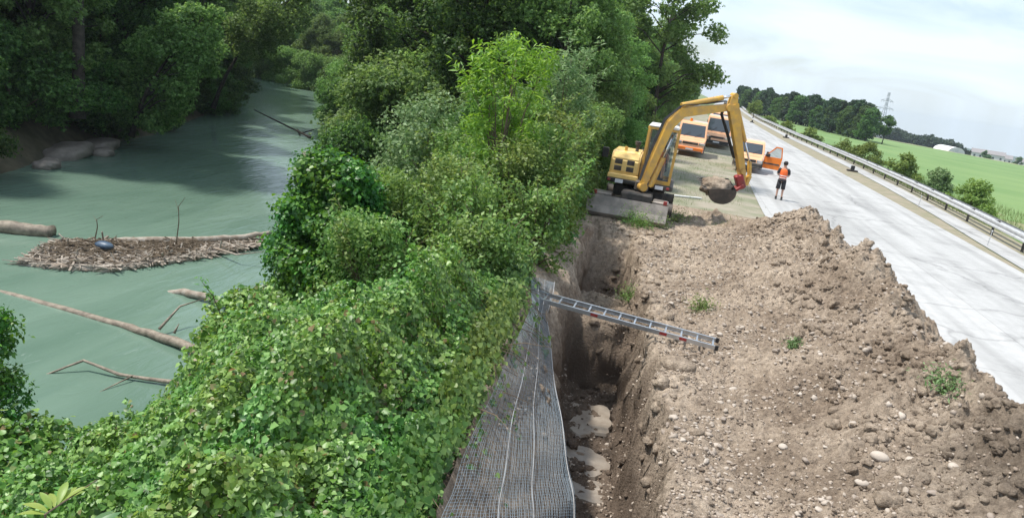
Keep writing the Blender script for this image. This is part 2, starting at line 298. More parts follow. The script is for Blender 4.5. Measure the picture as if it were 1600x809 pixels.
def conc_mat():
    m = bpy.data.materials.new('road_concrete'); m.use_nodes = True; t = m.node_tree; b = t.nodes['Principled BSDF']; N = lambda k: t.nodes.new(k); K = t.links.new
    b.inputs['Roughness'].default_value = .85; b.inputs['Specular IOR Level'].default_value = .25
    tcn = N('ShaderNodeTexCoord'); mp = N('ShaderNodeMapping'); mp.inputs['Scale'].default_value = (1.6, .07, 1); K(tcn.outputs['Object'], mp.inputs[0])
    n = N('ShaderNodeTexNoise'); n.inputs['Scale'].default_value = 1.0; n.inputs['Detail'].default_value = 6; n.inputs['Distortion'].default_value = .4; K(mp.outputs[0], n.inputs[0])
    r = N('ShaderNodeValToRGB'); e = r.color_ramp.elements; e[0].position = .34; e[0].color = (.35, .35, .345, 1); e[1].position = .60; e[1].color = (.455, .455, .45, 1); K(n.outputs[0], r.inputs[0])
    # slab joints
    br = N('ShaderNodeTexBrick'); br.offset = 0; br.inputs['Scale'].default_value = 1; br.inputs['Brick Width'].default_value = 4.0; br.inputs['Row Height'].default_value = 5.5; br.inputs['Mortar Size'].default_value = .012; br.inputs['Color1'].default_value = (1, 1, 1, 1); br.inputs['Color2'].default_value = (.95, .95, .95, 1); br.inputs['Mortar'].default_value = (.72, .71, .70, 1)
    mb = N('ShaderNodeMapping'); mb.inputs['Location'].default_value = (-.2, .7, 0); K(tcn.outputs['Object'], mb.inputs[0]); K(mb.outputs[0], br.inputs[0])
    n2 = N('ShaderNodeTexNoise'); n2.inputs['Scale'].default_value = 3; n2.inputs['Detail'].default_value = 8; n2.inputs['Roughness'].default_value = .7; K(tcn.outputs['Object'], n2.inputs[0])
    r2 = N('ShaderNodeMapRange'); r2.inputs[1].default_value = .3; r2.inputs[2].default_value = .7; r2.inputs[3].default_value = .88; r2.inputs[4].default_value = 1.06; K(n2.outputs[0], r2.inputs[0])
    a = N('ShaderNodeMix'); a.data_type = 'RGBA'; a.blend_type = 'MULTIPLY'; a.inputs[0].default_value = 1; K(r.outputs[0], a.inputs[6]); K(br.outputs[0], a.inputs[7])
    a2 = N('ShaderNodeMix'); a2.data_type = 'RGBA'; a2.blend_type = 'MULTIPLY'; a2.inputs[0].default_value = 1; K(a.outputs[2], a2.inputs[6]); K(r2.outputs[0], a2.inputs[7]); vo = N('ShaderNodeTexVoronoi'); vo.feature = 'DISTANCE_TO_EDGE'; vo.inputs['Scale'].default_value = .13
    nz = N('ShaderNodeTexNoise'); nz.inputs['Scale'].default_value = 1.2; nz.inputs['Detail'].default_value = 6; ma = N('ShaderNodeMix'); ma.data_type = 'RGBA'; ma.blend_type = 'LINEAR_LIGHT'; ma.inputs[0].default_value = .5
    K(tcn.outputs['Object'], nz.inputs[0]); K(tcn.outputs['Object'], ma.inputs[6]); K(nz.outputs['Color'], ma.inputs[7]); K(ma.outputs[2], vo.inputs[0])
    cm = N('ShaderNodeMapRange'); cm.inputs[1].default_value = .0; cm.inputs[2].default_value = .012; cm.inputs[3].default_value = .72; cm.inputs[4].default_value = 1; K(vo.outputs[0], cm.inputs[0])
    a3 = N('ShaderNodeMix'); a3.data_type = 'RGBA'; a3.blend_type = 'MULTIPLY'; a3.inputs[0].default_value = 1; K(a2.outputs[2], a3.inputs[6]); K(cm.outputs[0], a3.inputs[7])
    st = N('ShaderNodeTexNoise'); st.inputs['Scale'].default_value = .35; st.inputs['Detail'].default_value = 7; st.inputs['Roughness'].default_value = .65; K(tcn.outputs['Object'], st.inputs[0]); sr = N('ShaderNodeMapRange'); sr.inputs[1].default_value = .35; sr.inputs[2].default_value = .5; sr.inputs[3].default_value = .80; sr.inputs[4].default_value = 1; K(st.outputs[0], sr.inputs[0])
    a4 = N('ShaderNodeMix'); a4.data_type = 'RGBA'; a4.blend_type = 'MULTIPLY'; a4.inputs[0].default_value = 1; K(a3.outputs[2], a4.inputs[6]); K(sr.outputs[0], a4.inputs[7]); K(a4.outputs[2], b.inputs['Base Color'])
    return m
M['concrete'] = conc_mat()
M['verge'] = mat('dry_verge', (.30, .255, .19), .95, col2=(.22, .21, .13), nscale=1.2, bump=.5, bscale=20)
M['grass'] = mat('verge_grass', (.09, .17, .04), .95, col2=(.20, .21, .10), nscale=.35, bump=.6, bscale=9)
M['field'] = mat('green_field', (.12, .215, .06), .95, col2=(.17, .26, .085), nscale=.05, bump=.3, bscale=2)
M['stubble'] = mat('brown_field', (.30, .25, .15), .95, col2=(.16, .21, .08), nscale=.25, bump=.3, bscale=2)
M['workground'] = mat('trampled_ground', (.33, .29, .23), .95, col2=(.20, .21, .13), nscale=.55, bump=.7, bscale=12)
M['farland'] = mat('far_land', (.10, .16, .07), .95, col2=(.22, .22, .12), nscale=.004)
M['hill'] = mat('wooded_hill', (.03, .065, .035), .95, col2=(.05, .09, .045), nscale=.02)
M['puddle'] = mat('milky_mud_water', (.33, .285, .235), .35, col2=(.23, .19, .15), nscale=3)
M['wetstone'] = mat('bank_rock', (.16, .14, .12), .7, col2=(.26, .23, .20), nscale=1.5, bump=.5, bscale=5)
M['polewire'] = mat('pylon_steel', (.42, .45, .48), .6, .2)
M['facade'] = mat('pale_facade', (.62, .62, .60), .8)
M['roof'] = mat('roof_tile', (.26, .24, .24), .8)

# ------------------------------------------------------------------ terrain functions
YR = [-40, 5, 10.5, 13, 17, 21, 30, 45, 72, 106, 160, 260]
XR = [-7, -8.4, -8.5, -8.0, -8.8, -10.4, -13.5, -19.5, -34, -51, -90, -170]     # right river bank
YL = [-40, 10, 24.5, 34, 41, 64, 92, 130, 260]
XL = [-22, -23, -25, -28.5, -30, -39, -56, -86, -190]                             # left river bank
bankR = lambda y: np.interp(y, YR, XR)
bankL = lambda y: np.interp(y, YL, XL)
def base_ground(x, y):
    """natural ground: river valley, bank, road embankment, field sloping off right"""
    x = np.asarray(x, float); y = np.asarray(y, float)
    br_ = bankR(y) ; bl = bankL(y)
    tr = np.clip((x - br_ + .6) / (-2.6 - br_ + .6), 0, 1); right = -3.6 + 4.0 * tr ** .75
    right = np.where(y > 30, np.minimum(right, -3.6 + 3.6 * sm(-.6, 5, x - br_)), right)
    left = -3.6 + 2.6 * sm(.6, -4, x - bl) + .8 * sm(-3, -16, x - bl)
    g = np.where(x > (br_ + bl) / 2, right, left)
    g = np.where((x < br_ - .6) & (x > bl + .6), -3.9, g)
    g = np.where(x > -2.6, 0.0, g) * 1.0
    blend = sm(-4.2, -2.4, x)
    g = np.where((x > -4.2) & (x <= -2.4), g * (1 - blend * np.where(y > 26, 1, 0)), g)
    fieldz = -1.1 - .035 * (x - 19)
    g = np.where(x > 15.5, sm(15.5, 19, x) * -1.1, g); g = np.where(x > 19, fieldz, g)
    dist = np.sqrt(x * x + y * y)
    g = g - np.where((x > 19), np.clip(y - 300, 0, 4e3) * .022 * np.clip((x - 19) / 60, 0, 1), 0)
    g = g + .12 * fbm(x * .5, y * .5, 3) * np.where((x < -3) | (x > 20), 1, 0)
    return g
xs = np.unique(np.concatenate([np.linspace(-600, -120, 12), np.linspace(-120, -45, 30), np.linspace(-45, 22, 210), np.linspace(22, 120, 40), np.linspace(120, 1900, 40)]))
ys = np.unique(np.concatenate([np.linspace(-40, 2, 12), np.linspace(2, 60, 170), np.linspace(60, 300, 100), np.linspace(300, 2700, 50)]))
X, Y = np.meshgrid(xs, ys)
Z = base_ground(X, Y)
inpatch = (X > -2.9) & (X < 5.9) & (Y > 1.2) & (Y < 29.8)
Z = np.where(inpatch, -3.4, Z - .015)
def grid(name, X, Y, Z, m, smooth=True):
    h, w_ = X.shape; V = np.stack([X.ravel(), Y.ravel(), Z.ravel()], 1)
    i = np.arange(h * w_).reshape(h, w_); F = np.stack([i[:-1, :-1].ravel(), i[:-1, 1:].ravel(), i[1:, 1:].ravel(), i[1:, :-1].ravel()], 1)
    return mesh_np(name, V, F, m, smooth=smooth)
terr = grid('ground', X, Y, Z, M['mud']); tag(terr, kind='structure')
me = terr.data
for k in ('grass', 'field', 'stubble', 'farland', 'workground'): me.materials.append(M[k])
xc = (X[:-1, :-1] + X[1:, 1:]) / 2; yc = (Y[:-1, :-1] + Y[1:, 1:]) / 2
mi = np.zeros(xc.shape, np.int32)
mi[(xc > -3.2) & (xc < 4.6)] = 5
mi[(xc >= 4.6)] = 1
edge = 21 + 4 * fbm(xc * .1, yc * .03, 2)
fld = (xc > edge) & (yc < 290); mi[fld] = 2
nearbrown = (xc > 15 + yc * .12) & (xc > 17.6) & (yc < 66 - (xc - 18) * .6 + 4 * fbm(xc * .3, yc * .3, 2)) & (xc < 34); mi[nearbrown] = 3
mi[(yc >= 290) & (yc < 312) & (xc > 40)] = 3
mi[(yc >= 312) & (xc > 20)] = 4
me.polygons.foreach_set('material_index', mi.ravel())
# worked patch: trench, spoil heap
def xlip(y): return np.interp(y, [4, 8.57, 9.62, 11.28, 13.0, 17, 22, 26], [-.15, -.38, -.68, -1.16, -1.7, -1.95, -2.1, -2.2])
def zlip(y): return np.interp(y, [8.57, 9.62, 11.28, 13, 15], [-1.2, -1.0, -.6, -.25, .1])
def xtop(y): return np.interp(y, [4, 6.3, 8.7, 12, 15, 22], [-1.3, -1.46, -1.66, -1.94, -2.5, -2.8])
def dirt_z(x, y):
    x0 = x
    x = x + .10 * fbm(x * 1.3 + 5, y * 1.6, 4) + .03 * fbm(x * 6, y * 6, 2)
    xc_ = np.interp(y, [4, 10, 14, 21.5, 30], [-.1, -.2, -.62, -1.35, -1.5])
    rough = .11 * fbm(x0 * 1.3, y * 1.3, 5, .62) + .05 * fbm(x0 * 6, y * 6, 4, .68) + .05 * np.clip(fbm(x0 * 3.3 + 9, y * 3.3, 4, .6, True), 0, 1) + .022 * fbm(x0 * 19, y * 19, 2)
    # spoil ridge
    cx = 4.28 + .28 * fbm(y * .33 + 3, y * 0 + .5, 3) + .15 * fbm(y * 1.3, y * 0 + 8, 2)
    ch = 1.3 + .30 * fbm(y * .42 + 11, y * 0 + 2.5, 2) + .16 * fbm(y * 1.8 + 1, y * 0 + 4.5, 2)
    lipR = xc_ + .85 + .15 * fbm(y * .8, y * 0 + 1.7, 3)
    t = np.clip((x - lipR - .7) / (cx - lipR - .7), 0, 1)
    up = ch * (t ** 1.4)
    dn = ch - np.clip(x - cx, 0, 9) * (.82 + .2 * fbm(y * 1.1, x * .9 + 20, 2))
    sp = np.where(x < cx, up, dn)
    endc = 1 - sm(24.0, 28.4, y + .8 * fbm(x * .8 + 9, y * .5, 2) - (x - 4) * .25)
    sp = sp * endc
    crest = np.exp(-((x - cx) / .55) ** 2) * endc
    clod = np.clip(fbm(x0 * 2.1 + 4, y * 2.1 + 7, 3, .6), 0, 1)
    sp = sp + crest * .5 * clod + .22 * np.clip(fbm(x0 * .9 + 31, y * .9, 3), 0, 1) * np.clip(sp, 0, 1)
    # raked runs down the slope toward the trench
    sp = sp + .13 * fbm(x0 * .7 + y * .3, (y * 2.1 - x0 * .9), 4) * np.clip(t * 2, 0, 1) * endc
    z = np.maximum(sp, -.02) + rough * (1 + .9 * endc * t) * (.3 + .7 * sm(28.5, 25, y))
    # trench
    fl = np.where(y < 16.25, -2.25, np.where(y < 18.4, -.72, -1.9))
    s1 = sm(15.95, 16.3, y + .12 * fbm(x0 * 2, y * .5, 2)); s2 = sm(18.2, 18.7, y + .1 * fbm(x0 * 2, y, 2)); ramp = sm(19.9, 23.6, y)
    fl = -2.25 + 1.5 * s1 - 1.15 * s2 + 1.9 * ramp
    fl = fl + .16 * fbm(x0 * 2.2, y * 2.2, 4) + .45 * np.exp(-((y - 15.4) / .5) ** 2) * 0
    hw = .52 + .10 * fbm(y * 1.1, y * 0 + 6, 2)
    dR = x - (xc_ + hw); wallR = fl + (0 - fl) * sm(0, 1, dR / np.maximum(lipR - xc_ - hw, .15)) 
    lx = xlip(y); dL = (xc_ - hw) - x; wallL = fl + (zlip(y) - fl) * sm(0, 1, dL / np.maximum(xc_ - hw - lx, .12))
    inside = (y < 23.8)
    z = np.where(inside & (x < lipR) & (x > xc_), np.minimum(z, wallR + rough * 1.3), z)
    z = np.where(inside & (x <= xc_) & (x > lx), wallL + rough * 1.3, z)
    # left bank
    tt = np.clip((lx - x) / np.maximum(lx - xtop(y), .2), 0, 1)
    zt = np.interp(y, [13, 20, 24, 27], [.62, .45, .15, 0])
    lb = zlip(y) + (zt - zlip(y)) * tt
    z = np.where(x <= lx, np.where(inside, lb + rough * .6, np.interp(x, [-3, -2.2], [0, 0]) + rough * .3), z)
    return z
px_ = np.arange(-3.05, 6.1, .028); py_ = np.concatenate([np.arange(1.0, 6.5, .12), np.arange(6.5, 18, .028), np.arange(18, 30.2, .045)])
PX, PY = np.meshgrid(px_, py_); PZ = dirt_z(PX, PY)
flat = np.maximum(sm(29, 30.1, PY), 0); PZ = PZ * (1 - flat) + .0 * flat
gxx = np.gradient(PZ, axis=1) / .028; steep = np.clip((np.abs(gxx) - .9) / 2.5, 0, 1) * (PX < 1.4)
PX = PX + steep * (.16 * fbm(PY * 1.7 + 3, PZ * 2.3, 4, .6) + .05 * fbm(PY * 9, PZ * 9, 3, .6, True))
gyy = np.gradient(PZ, axis=0) / np.gradient(PY, axis=0); st2 = np.clip((np.abs(gyy) - .9) / 2.5, 0, 1) * (PX < 1.4)
PYd = PY + st2 * (.14 * fbm(PX * 1.9 + 3, PZ * 2.6, 4, .6))
PZ = np.where(PX > 4.3, np.maximum(PZ, -.06), PZ)   # runs out under the road slab
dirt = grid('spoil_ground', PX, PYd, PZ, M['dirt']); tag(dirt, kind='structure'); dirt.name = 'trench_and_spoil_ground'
from mathutils.bvhtree import BVHTree
def dz1(x, y): return float(dirt_z(np.array([x]), np.array([y]))[0])
# river
RX, RY = np.meshgrid(np.linspace(-260, -5, 90), np.linspace(-40, 300, 90))
wat = grid('river', RX, RY, RX * 0 - 3.0, M['water']); tag(wat, kind='structure')

# ------------------------------------------------------------------ road, strips
def strip(name, ys_, x0, x1, z, m, nx=2):
    V = []; F = []
    for y_, a, b in zip(ys_, x0, x1):
        for k in range(nx + 1): V.append((a + (b - a) * k / nx, y_, z(y_) if callable(z) else z))
    for i in range(len(ys_) - 1):
        for k in range(nx): F.append((i * (nx + 1) + k, i * (nx + 1) + k + 1, (i + 1) * (nx + 1) + k + 1, (i + 1) * (nx + 1) + k))
    o = mesh_np(name, V, F, m); return tag(o, kind='structure')
Yr = np.concatenate([np.arange(-20, 150, 2.5), np.arange(150, 700, 6)])
bend = np.interp(Yr, [0, 110, 170, 260, 370, 700], [0, 0, .6, 3.5, 9, 34])
roadL = np.interp(Yr, [0, 33, 42, 65, 110], [3.9, 3.9, 4.1, 4.6, 4.9]) + bend
roadR = np.interp(Yr, [0, 30, 62], [12.3, 12.2, 12.2]) + bend
railX = np.interp(Yr, [0, 28, 34.6, 43, 55, 70, 90, 112, 150, 200], [13.6, 13.9, 14.25, 14.8, 15.3, 15.6, 15.6, 15.4, 15.4, 15.4]) + bend
strip('road', Yr, roadL, roadR, .012, M['concrete'])
strip('verge_strip', Yr, roadR, railX - 1.5, .004, M['verge'])
strip('drain_strip', Yr, railX - 1.45, railX - .28, .016, M['concrete'])
strip('verge_strip', Yr, railX - .28, railX + .9, .006, M['verge'])

# ------------------------------------------------------------------ foliage generators
def frames(n, Nrm, droop=.3):
    """tangent directions roughly perpendicular to normals"""
    a = rng.normal(size=(n, 3)); a[:, 2] -= droop
    T = a - Nrm * np.sum(a * Nrm, 1, keepdims=True); T /= np.linalg.norm(T, axis=1, keepdims=True) + 1e-9
    return T, np.cross(T, Nrm)
SH = {
 'oval': ([(0, 0, 0), (-.30, .42, .07), (0, 1, -.08), (.30, .42, .07)], [(0, 2, 1), (0, 3, 2)]),
 'long': ([(0, 0, 0), (-.14, .45, .04), (0, 1, -.12), (.14, .45, .04)], [(0, 2, 1), (0, 3, 2)]),
 'ivy': ([(0, 0, 0), (-.36, .02, .05), (-.46, .42, .10), (0, 1, -.12), (.46, .42, .10), (.36, .02, .05)], [(0, 3, 2), (0, 2, 1), (0, 5, 4), (0, 4, 3)]),
}
def spray(k=4, w_=.2, l=.55):
    V = []; F = []; r_ = np.random.default_rng(k)
    for i in range(k):
        a = (i / (k - 1) - .5) * 2.2 + r_.normal() * .15; b = (r_.random() * .5, )[0]
        c, s = math.cos(a), math.sin(a); off = (0, b * .6)
        for (u, v, w2) in [(0, 0, 0), (-w_, l * .45, .05), (0, l, -.1 + .15 * r_.normal()), (w_, l * .45, .05)]:
            V.append((off[0] + u * c + v * s, off[1] - u * s + v * c, w2 + .1 * r_.normal() * (v > 0)))
        F += [(4 * i, 4 * i + 2, 4 * i + 1), (4 * i, 4 * i + 3, 4 * i + 2)]
    return V, F
SH['spray'] = spray(4); SH['spray3'] = spray(3, .26, .7)
def leaves(P, Nrm, S, shape):
    n = len(P); sv, sf = SH[shape]; sv = np.array(sv); sf = np.array(sf)
    T, B = frames(n, Nrm)
    V = P[:, None, :] + S[:, None, None] * (sv[None, :, 0, None] * B[:, None, :] + sv[None, :, 1, None] * T[:, None, :] + sv[None, :, 2, None] * Nrm[:, None, :])
    F = sf[None] + (np.arange(n) * len(sv))[:, None, None]
    return V.reshape(-1, 3), F.reshape(-1, 3)
def unit(a): return a / (np.linalg.norm(a, axis=1, keepdims=True) + 1e-9)
def clump_pts(C_, r_, n, flat=.75, fill=.35):
    """n leaves shared between clumps; shell biased"""
    wgt = r_ ** 2; idx = rng.choice(len(C_), n, p=wgt / wgt.sum())
    d = unit(rng.normal(size=(n, 3))); rad = (rng.random(n) ** fill) * r_[idx]
    P = C_[idx] + d * rad[:, None] * np.array([1, 1, flat]) * (1 + .25 * rng.normal(size=(n, 1)) * .5)
    Nn = unit(d * .55 + np.array([0, 0, .55]) + rng.normal(size=(n, 3)) * .5)
    return P, Nn
def crown_clumps(K, H0, H1, rad, prof, cr_):
    z = H0 + (H1 - H0) * rng.random(K); t = (z - H0) / (H1 - H0)
    rr = np.array([prof(q) for q in t]) * rad; a = rng.random(K) * 2 * math.pi; q = rng.random(K) ** .45
    return np.stack([np.cos(a) * rr * q, np.sin(a) * rr * q, z], 1), cr_ * (.65 + .7 * rng.random(K))
def make_tree(name, label, cat, H, H0, rad, K, n, size, cr_, m, shape='spray', prof=None, trunk=.22, limbs=14, group=None, bark='bark', lean=0, nofoliage_frac=0):
    prof = prof or (lambda t: math.sin(math.pi * min(1, .12 + .86 * t)) ** .6)
    root = thing(name, label, cat, group=group)
    Cc, rc = crown_clumps(K, H0, H - cr_ * .6, rad, prof, cr_)
    Cc[:, 0] += lean * (Cc[:, 2] / H) ** 1.5
    P, Nn = clump_pts(Cc, rc, n); V, F = leaves(P, Nn, size * (.6 + .8 * rng.random(n)), shape)
    mb = MB(); pts = []; rr = []
    for i in range(8):
        t_ = i / 7; pts.append((lean * t_ ** 1.5 * .9 + .12 * math.sin(i * 1.3) * (t_ > 0) * H / 15, .1 * math.cos(i * 1.7) * (t_ > 0) * H / 15, (H * .92) * t_)); rr.append(trunk * (1.25 if i == 0 else 1) * (1 - .88 * t_))
    mb.tube(pts, rr, 9)
    o_ = sorted(range(K), key=lambda i: -np.hypot(Cc[i][0], Cc[i][1]))[:limbs]
    for i in o_:
        c = Vector(Cc[i]); zz = max(H0 * .5, c.z - .45 * math.hypot(c.x, c.y) - .4 * random.random()); zz = max(.1, zz); f_ = min(1, zz / (H * .92)); s = Vector((lean * f_ ** 1.5 * .9, 0, zz)); r0 = trunk * (1 - .85 * f_) * .5
        m1 = s.lerp(c, .5) + Vector((0, 0, .12 * (c - s).length)); mb.tube([s, m1, c], [r0, r0 * .6, r0 * .2], 6)
    mb.build('trunk', M[bark], root, smooth=True)
    mesh_np('crown', V, F, M[m], root)
    return root
# ------------------------------------------------------------------ forest
conep = lambda t: (1 - t) ** .8 + .06
protos = {}
protos['A'] = make_tree('broadleaf_tree', '', 'tree', 16, 2.6, 4.2, 110, 19000, .28, 1.0, 'forest', trunk=.24)
protos['B'] = make_tree('broadleaf_tree', '', 'tree', 18, 4.0, 3.5, 100, 18000, .28, .95, 'forest', trunk=.27)
protos['C'] = make_tree('broadleaf_tree', '', 'tree', 13, 1.6, 3.8, 100, 18000, .25, .85, 'forestlight', trunk=.18)
protos['D'] = make_tree('broadleaf_tree', '', 'tree', 10, .8, 3.0, 80, 15000, .22, .75, 'forestlight', trunk=.15)
protos['S'] = make_tree('understorey_shrub', '', 'shrub', 3.6, .2, 2.1, 40, 11000, .17, .65, 'forest', trunk=.05, limbs=10, bark='stem')
protos['T'] = make_tree('understorey_shrub', '', 'shrub', 4.6, .2, 2.3, 44, 12000, .17, .7, 'forestlight', trunk=.06, limbs=10, bark='stem')
used = set()
def place(k, x, y, s=1.0, label=None, group=None, rz=None, z=None, name=None, lean=0, cat=None):
    p = protos[k]; rz = random.random() * 6.28 if rz is None else rz
    z = float(base_ground(np.array([x]), np.array([y]))[0]) - .1 if z is None else z
    sc_ = (s * random.uniform(.92, 1.08), s * random.uniform(.92, 1.08), s)
    if k not in used: used.add(k); r_ = p; r_.location = (x, y, z); r_.rotation_euler = (0, lean, rz); r_.scale = sc_
    else: r_ = dup(p, (x, y, z), rz, sc_); r_.rotation_euler = (0, lean, rz)
    r_['label'] = label
    if group: r_['group'] = group
    elif 'group' in r_: del r_['group']
    if name: r_.name = name
    return r_
LF = ('tall dark tree in the shaded wood behind the left river bank', 'trees of the left bank wood')
LS = ('dark leafy shrub in the undergrowth on the left river bank', 'shrubs on the left river bank')
RF = ('tall leafy tree in the wood between the river and the road', 'trees of the wood between river and road')
RS = ('green shrub in the undergrowth of the wood between river and road', 'shrubs of the wood between river and road')
FW = ('tree at the far end of the river where the wood closes', 'trees closing the far end of the river')
# left bank: edge rows then depth
for y in np.arange(14, 100, 3.3):
    bl = float(bankL(y)) - (2.2 if 26 < y < 37 else 0); place('S', bl - 1.0 - random.random() * 1.2, y + random.uniform(-.8, .8), random.uniform(.8, 1.15), *LS)
    if y > 20: place(random.choice('SST'), bl - 3.6 - random.random() * 1.5, y + random.uniform(-1, 1), random.uniform(1, 1.4), *LS)
for row, off in enumerate((4.0, 8.5, 14, 20, 27)):
    for y in np.arange(16 + row * 1.7, 100 + row * 8, 5.2 + row * .9):
        bl = float(bankL(y))
        if row < 1 and y < 27: continue
        place(random.choice('ABAC' if row < 2 else 'CDC'), bl - off + random.uniform(-1.4, 1.4), y + random.uniform(-1.2, 1.2), random.uniform(.85, 1.15), *LF)  # back rows get the paler leaf colours, painted in for backlit foliage
# right bank wood
for y in np.arange(27, 120, 2.9):
    b = float(bankR(y)); w0 = -4.5 - 0
    if b + 1.2 < w0: place(random.choice('ST'), b + 1.0 + random.random(), y, random.uniform(.8, 1.2), *RS)
for y in np.arange(33, 300, 5.0):
    b = float(bankR(y)) + 3.5; e_ = -4.6 if y < 90 else -4.6 + (y - 90) * .035
    nx = max(1, int(min(e_ - b, 34) / 5.0))
    for i in range(nx + 1):
        x = e_ - i * 5.0 + random.uniform(-1.1, 1.1)
        if x < b: continue
        if y > 150 and i > 2: continue
        s_ = random.uniform(.8, 1.1) * (.72 if i == 0 else .9 if i == 1 else 1)
        if y > 110 and i == 0: s_ *= .85
        lab_ = ('tree of the far narrow end of the wood along the road' if y > 100 else 'tree in the front row of the wood beside the work strip' if i == 0 else 'tree rising from the wood over the right river bank' if x < b + 5 else 'tall leafy tree deep in the wood between river and road')
        place(random.choice('CD' if i == 0 else 'CCAD' if i == 1 else 'CBCA'), x, y + random.uniform(-1.3, 1.3), s_, lab_, RF[1])
# understorey along wood edge to the road
for y in np.arange(30, 250, 3.2 ):
    place(random.choice('TTS'), -3.6 + (max(0, y - 90) * .035) + random.uniform(-.7, .5), y, random.uniform(.7, 1.05) * (1 if y < 90 else .8), *RS)
for y in np.arange(27, 60, 3.0):
    for x in (-7.5, -11, -14.5):
        if x > float(bankR(y)) + 2: place(random.choice('TS'), x + random.uniform(-1, 1), y, random.uniform(1, 1.4), *RS)
for x, y in ((-55, 101), (-49, 97), (-60, 104), (-52.5, 104), (-57, 106)): place('T', x, y, 1.3, 'leafy shrub hanging over the far end of the river', 'shrubs closing the far end of the river')
for x, y in ((-58, 107), (-52, 106), (-63, 108), (-47, 104), (-58, 112), (-64, 118), (-70, 122), (-50, 116), (-76, 124), (-56, 124), (-46, 120), (-84, 128), (-62, 130), (-54, 132), (-72, 134), (-66, 126), (-48, 128), (-80, 136), (-90, 132), (-60, 140), (-70, 144)): place(random.choice('DC'), x, y, 1.1, *FW)
# distinct trees
def bare_trunk(x, y, z, H, r0, label, lean=(0, 0)):
    root = thing('broadleaf_tree', label, 'tree', (x, y, z)); mb = MB()
    pts = [(lean[0] * t + .06 * math.sin(t * 9), lean[1] * t, H * t) for t in np.linspace(0, 1, 9)]
    mb.tube(pts, [r0 * (1.3 if i == 0 else 1) * (1 - .5 * i / 8) for i in range(9)], 12)
    Cc = []; 
    for k in range(34):
        a = random.random() * 6.28; zz = H * random.uniform(.62, 1.05); rr = random.uniform(.6, 3.6); c = Vector((lean[0] * zz / H + math.cos(a) * rr, lean[1] * zz / H + math.sin(a) * rr, zz)); Cc.append(c)
        if k < 12: s = Vector((lean[0] * zz / H * .8, lean[1] * zz / H * .8, zz * .8)); mb.tube([s, s.lerp(c, .5) + Vector((0, 0, .2)), c], [r0 * .3, r0 * .2, .02], 6)
    mb.build('trunk', M['bark'], root, smooth=True)
    P, Nn = clump_pts(np.array(Cc), np.full(34, 1.3), 9000); V, F = leaves(P, Nn, .34 * (.6 + .8 * rng.random(9000)), 'spray')
    mesh_np('crown', V, F, M['forest'], root); return root
place('S', -29.4, 29.5, 1.25, *LS); place('S', -30.6, 33.8, 1.2, *LS)
bare_trunk(-28.2, 32.2, -1.2, 15, .30, 'tree with a thick straight dark trunk rising behind the bank shrubs, upper left')
bare_trunk(-15.2, 42.5, -.6, 16, .30, 'tree with a tall straight brown trunk standing in the wood above the vine covered bush')
bare_trunk(-7.6, 40, -.2, 15, .26, 'tree with a slender dark trunk rising just behind the bright yellow green shrub', (.9, 0))
bare_trunk(-10.4, 46, -.3, 15, .2, 'tree with a thin brown trunk between the two darker trunks of the wood', (.2, 0))
# open-crowned tree against the sky at the right end of the wood
rt = make_tree('broadleaf_tree', 'airy tree with gnarled limbs and sky between its clumps, at the roadside', 'tree', 13.4, 3.2, 4.3, 46, 8500, .30, .95, 'forestlight', trunk=.22, limbs=26)
rt.location = (-2.3, 62, 0)
# tree leaning out over the water from the left bank, with hanging boughs
ln = make_tree('overhanging_tree', 'tree leaning out from the left bank with hanging boughs over the water', 'tree', 7.5, .8, 2.6, 46, 12000, .22, .85, 'forestlight', trunk=.14, lean=4.2)
ln.location = (-28.6, 36.5, -2.4); ln.rotation_euler = (0, 0, R(10))
ln2 = make_tree('overhanging_tree', 'tree with a long bare bough slanting up to the right over the far water', 'tree', 10, 4.0, 2.6, 36, 8000, .24, .9, 'forestlight', trunk=.16, lean=6.5)
ln2.location = (-34.5, 53, -2.2); ln2.rotation_euler = (0, 0, R(8))

# ------------------------------------------------------------------ vine cover on the near bank (nobody could count it)
def bank_z(x, y):
    g = base_ground(x, y)
    g = np.maximum(g, np.where(x > xtop(y) - 1.2, .55, -9)) if False else g
    return g
def vine_top(x, y):
    h = .30 + .42 * (fbm(x * .6 + 3, y * .6, 3) + .5) + .42 * fbm(x * 2.1, y * 2.1 + 5, 3)
    dome = lambda a, b, r_, hh: hh * np.sqrt(np.clip(1 - ((x - a) ** 2 + (y - b) ** 2) / r_ ** 2, 0, 1))
    h = h + dome(-4.0, 9.3, 2.2, .8) + dome(-3.4, 6.8, 1.6, .4) + dome(-5.2, 6.6, 2, .4)
    h = h * (.12 + .88 * sm(-.4, 2.6, x - bankR(y)))
    h = h * (1 - .9 * sm(-1.3, .0, x - xtop(y)))
    return np.maximum(h, .06)
n = 540000
vy = rng.random(n) ** 1.25 * 20 + 2.0; br_ = bankR(vy); hi = xtop(vy) - .12 + .15 * fbm(vy * 1.5, vy * 0, 2); vx = br_ - .9 + rng.random(n) * (hi - br_ + .9)
g = bank_z(vx, vy); g = np.where(vx > -3.1, np.maximum(g, dirt_z(vx, vy)), g); xt = xtop(vy); g = np.where(vx > xt - 1.3, g * (1 - sm(-1.3, 0, vx - xt)) + sm(-1.3, 0, vx - xt) * .6, g)
ht = vine_top(vx, vy) * (1 - .6 * sm(.02, .35, -fbm(vx * 2.7 + 9, vy * 2.7, 3))); vz = g + ht * (1 - rng.random(n) ** 2.2 * .75)
eps = .12; gx = (vine_top(vx + eps, vy) + bank_z(vx + eps, vy) - vine_top(vx - eps, vy) - bank_z(vx - eps, vy)) / (2 * eps); gy = (vine_top(vx, vy + eps) - vine_top(vx, vy - eps)) / (2 * eps)
Nn = unit(np.stack([-gx * .6, -gy * .6 - .25, np.ones(n)], 1) + rng.normal(size=(n, 3)) * .55)
keep = vz > -3.02
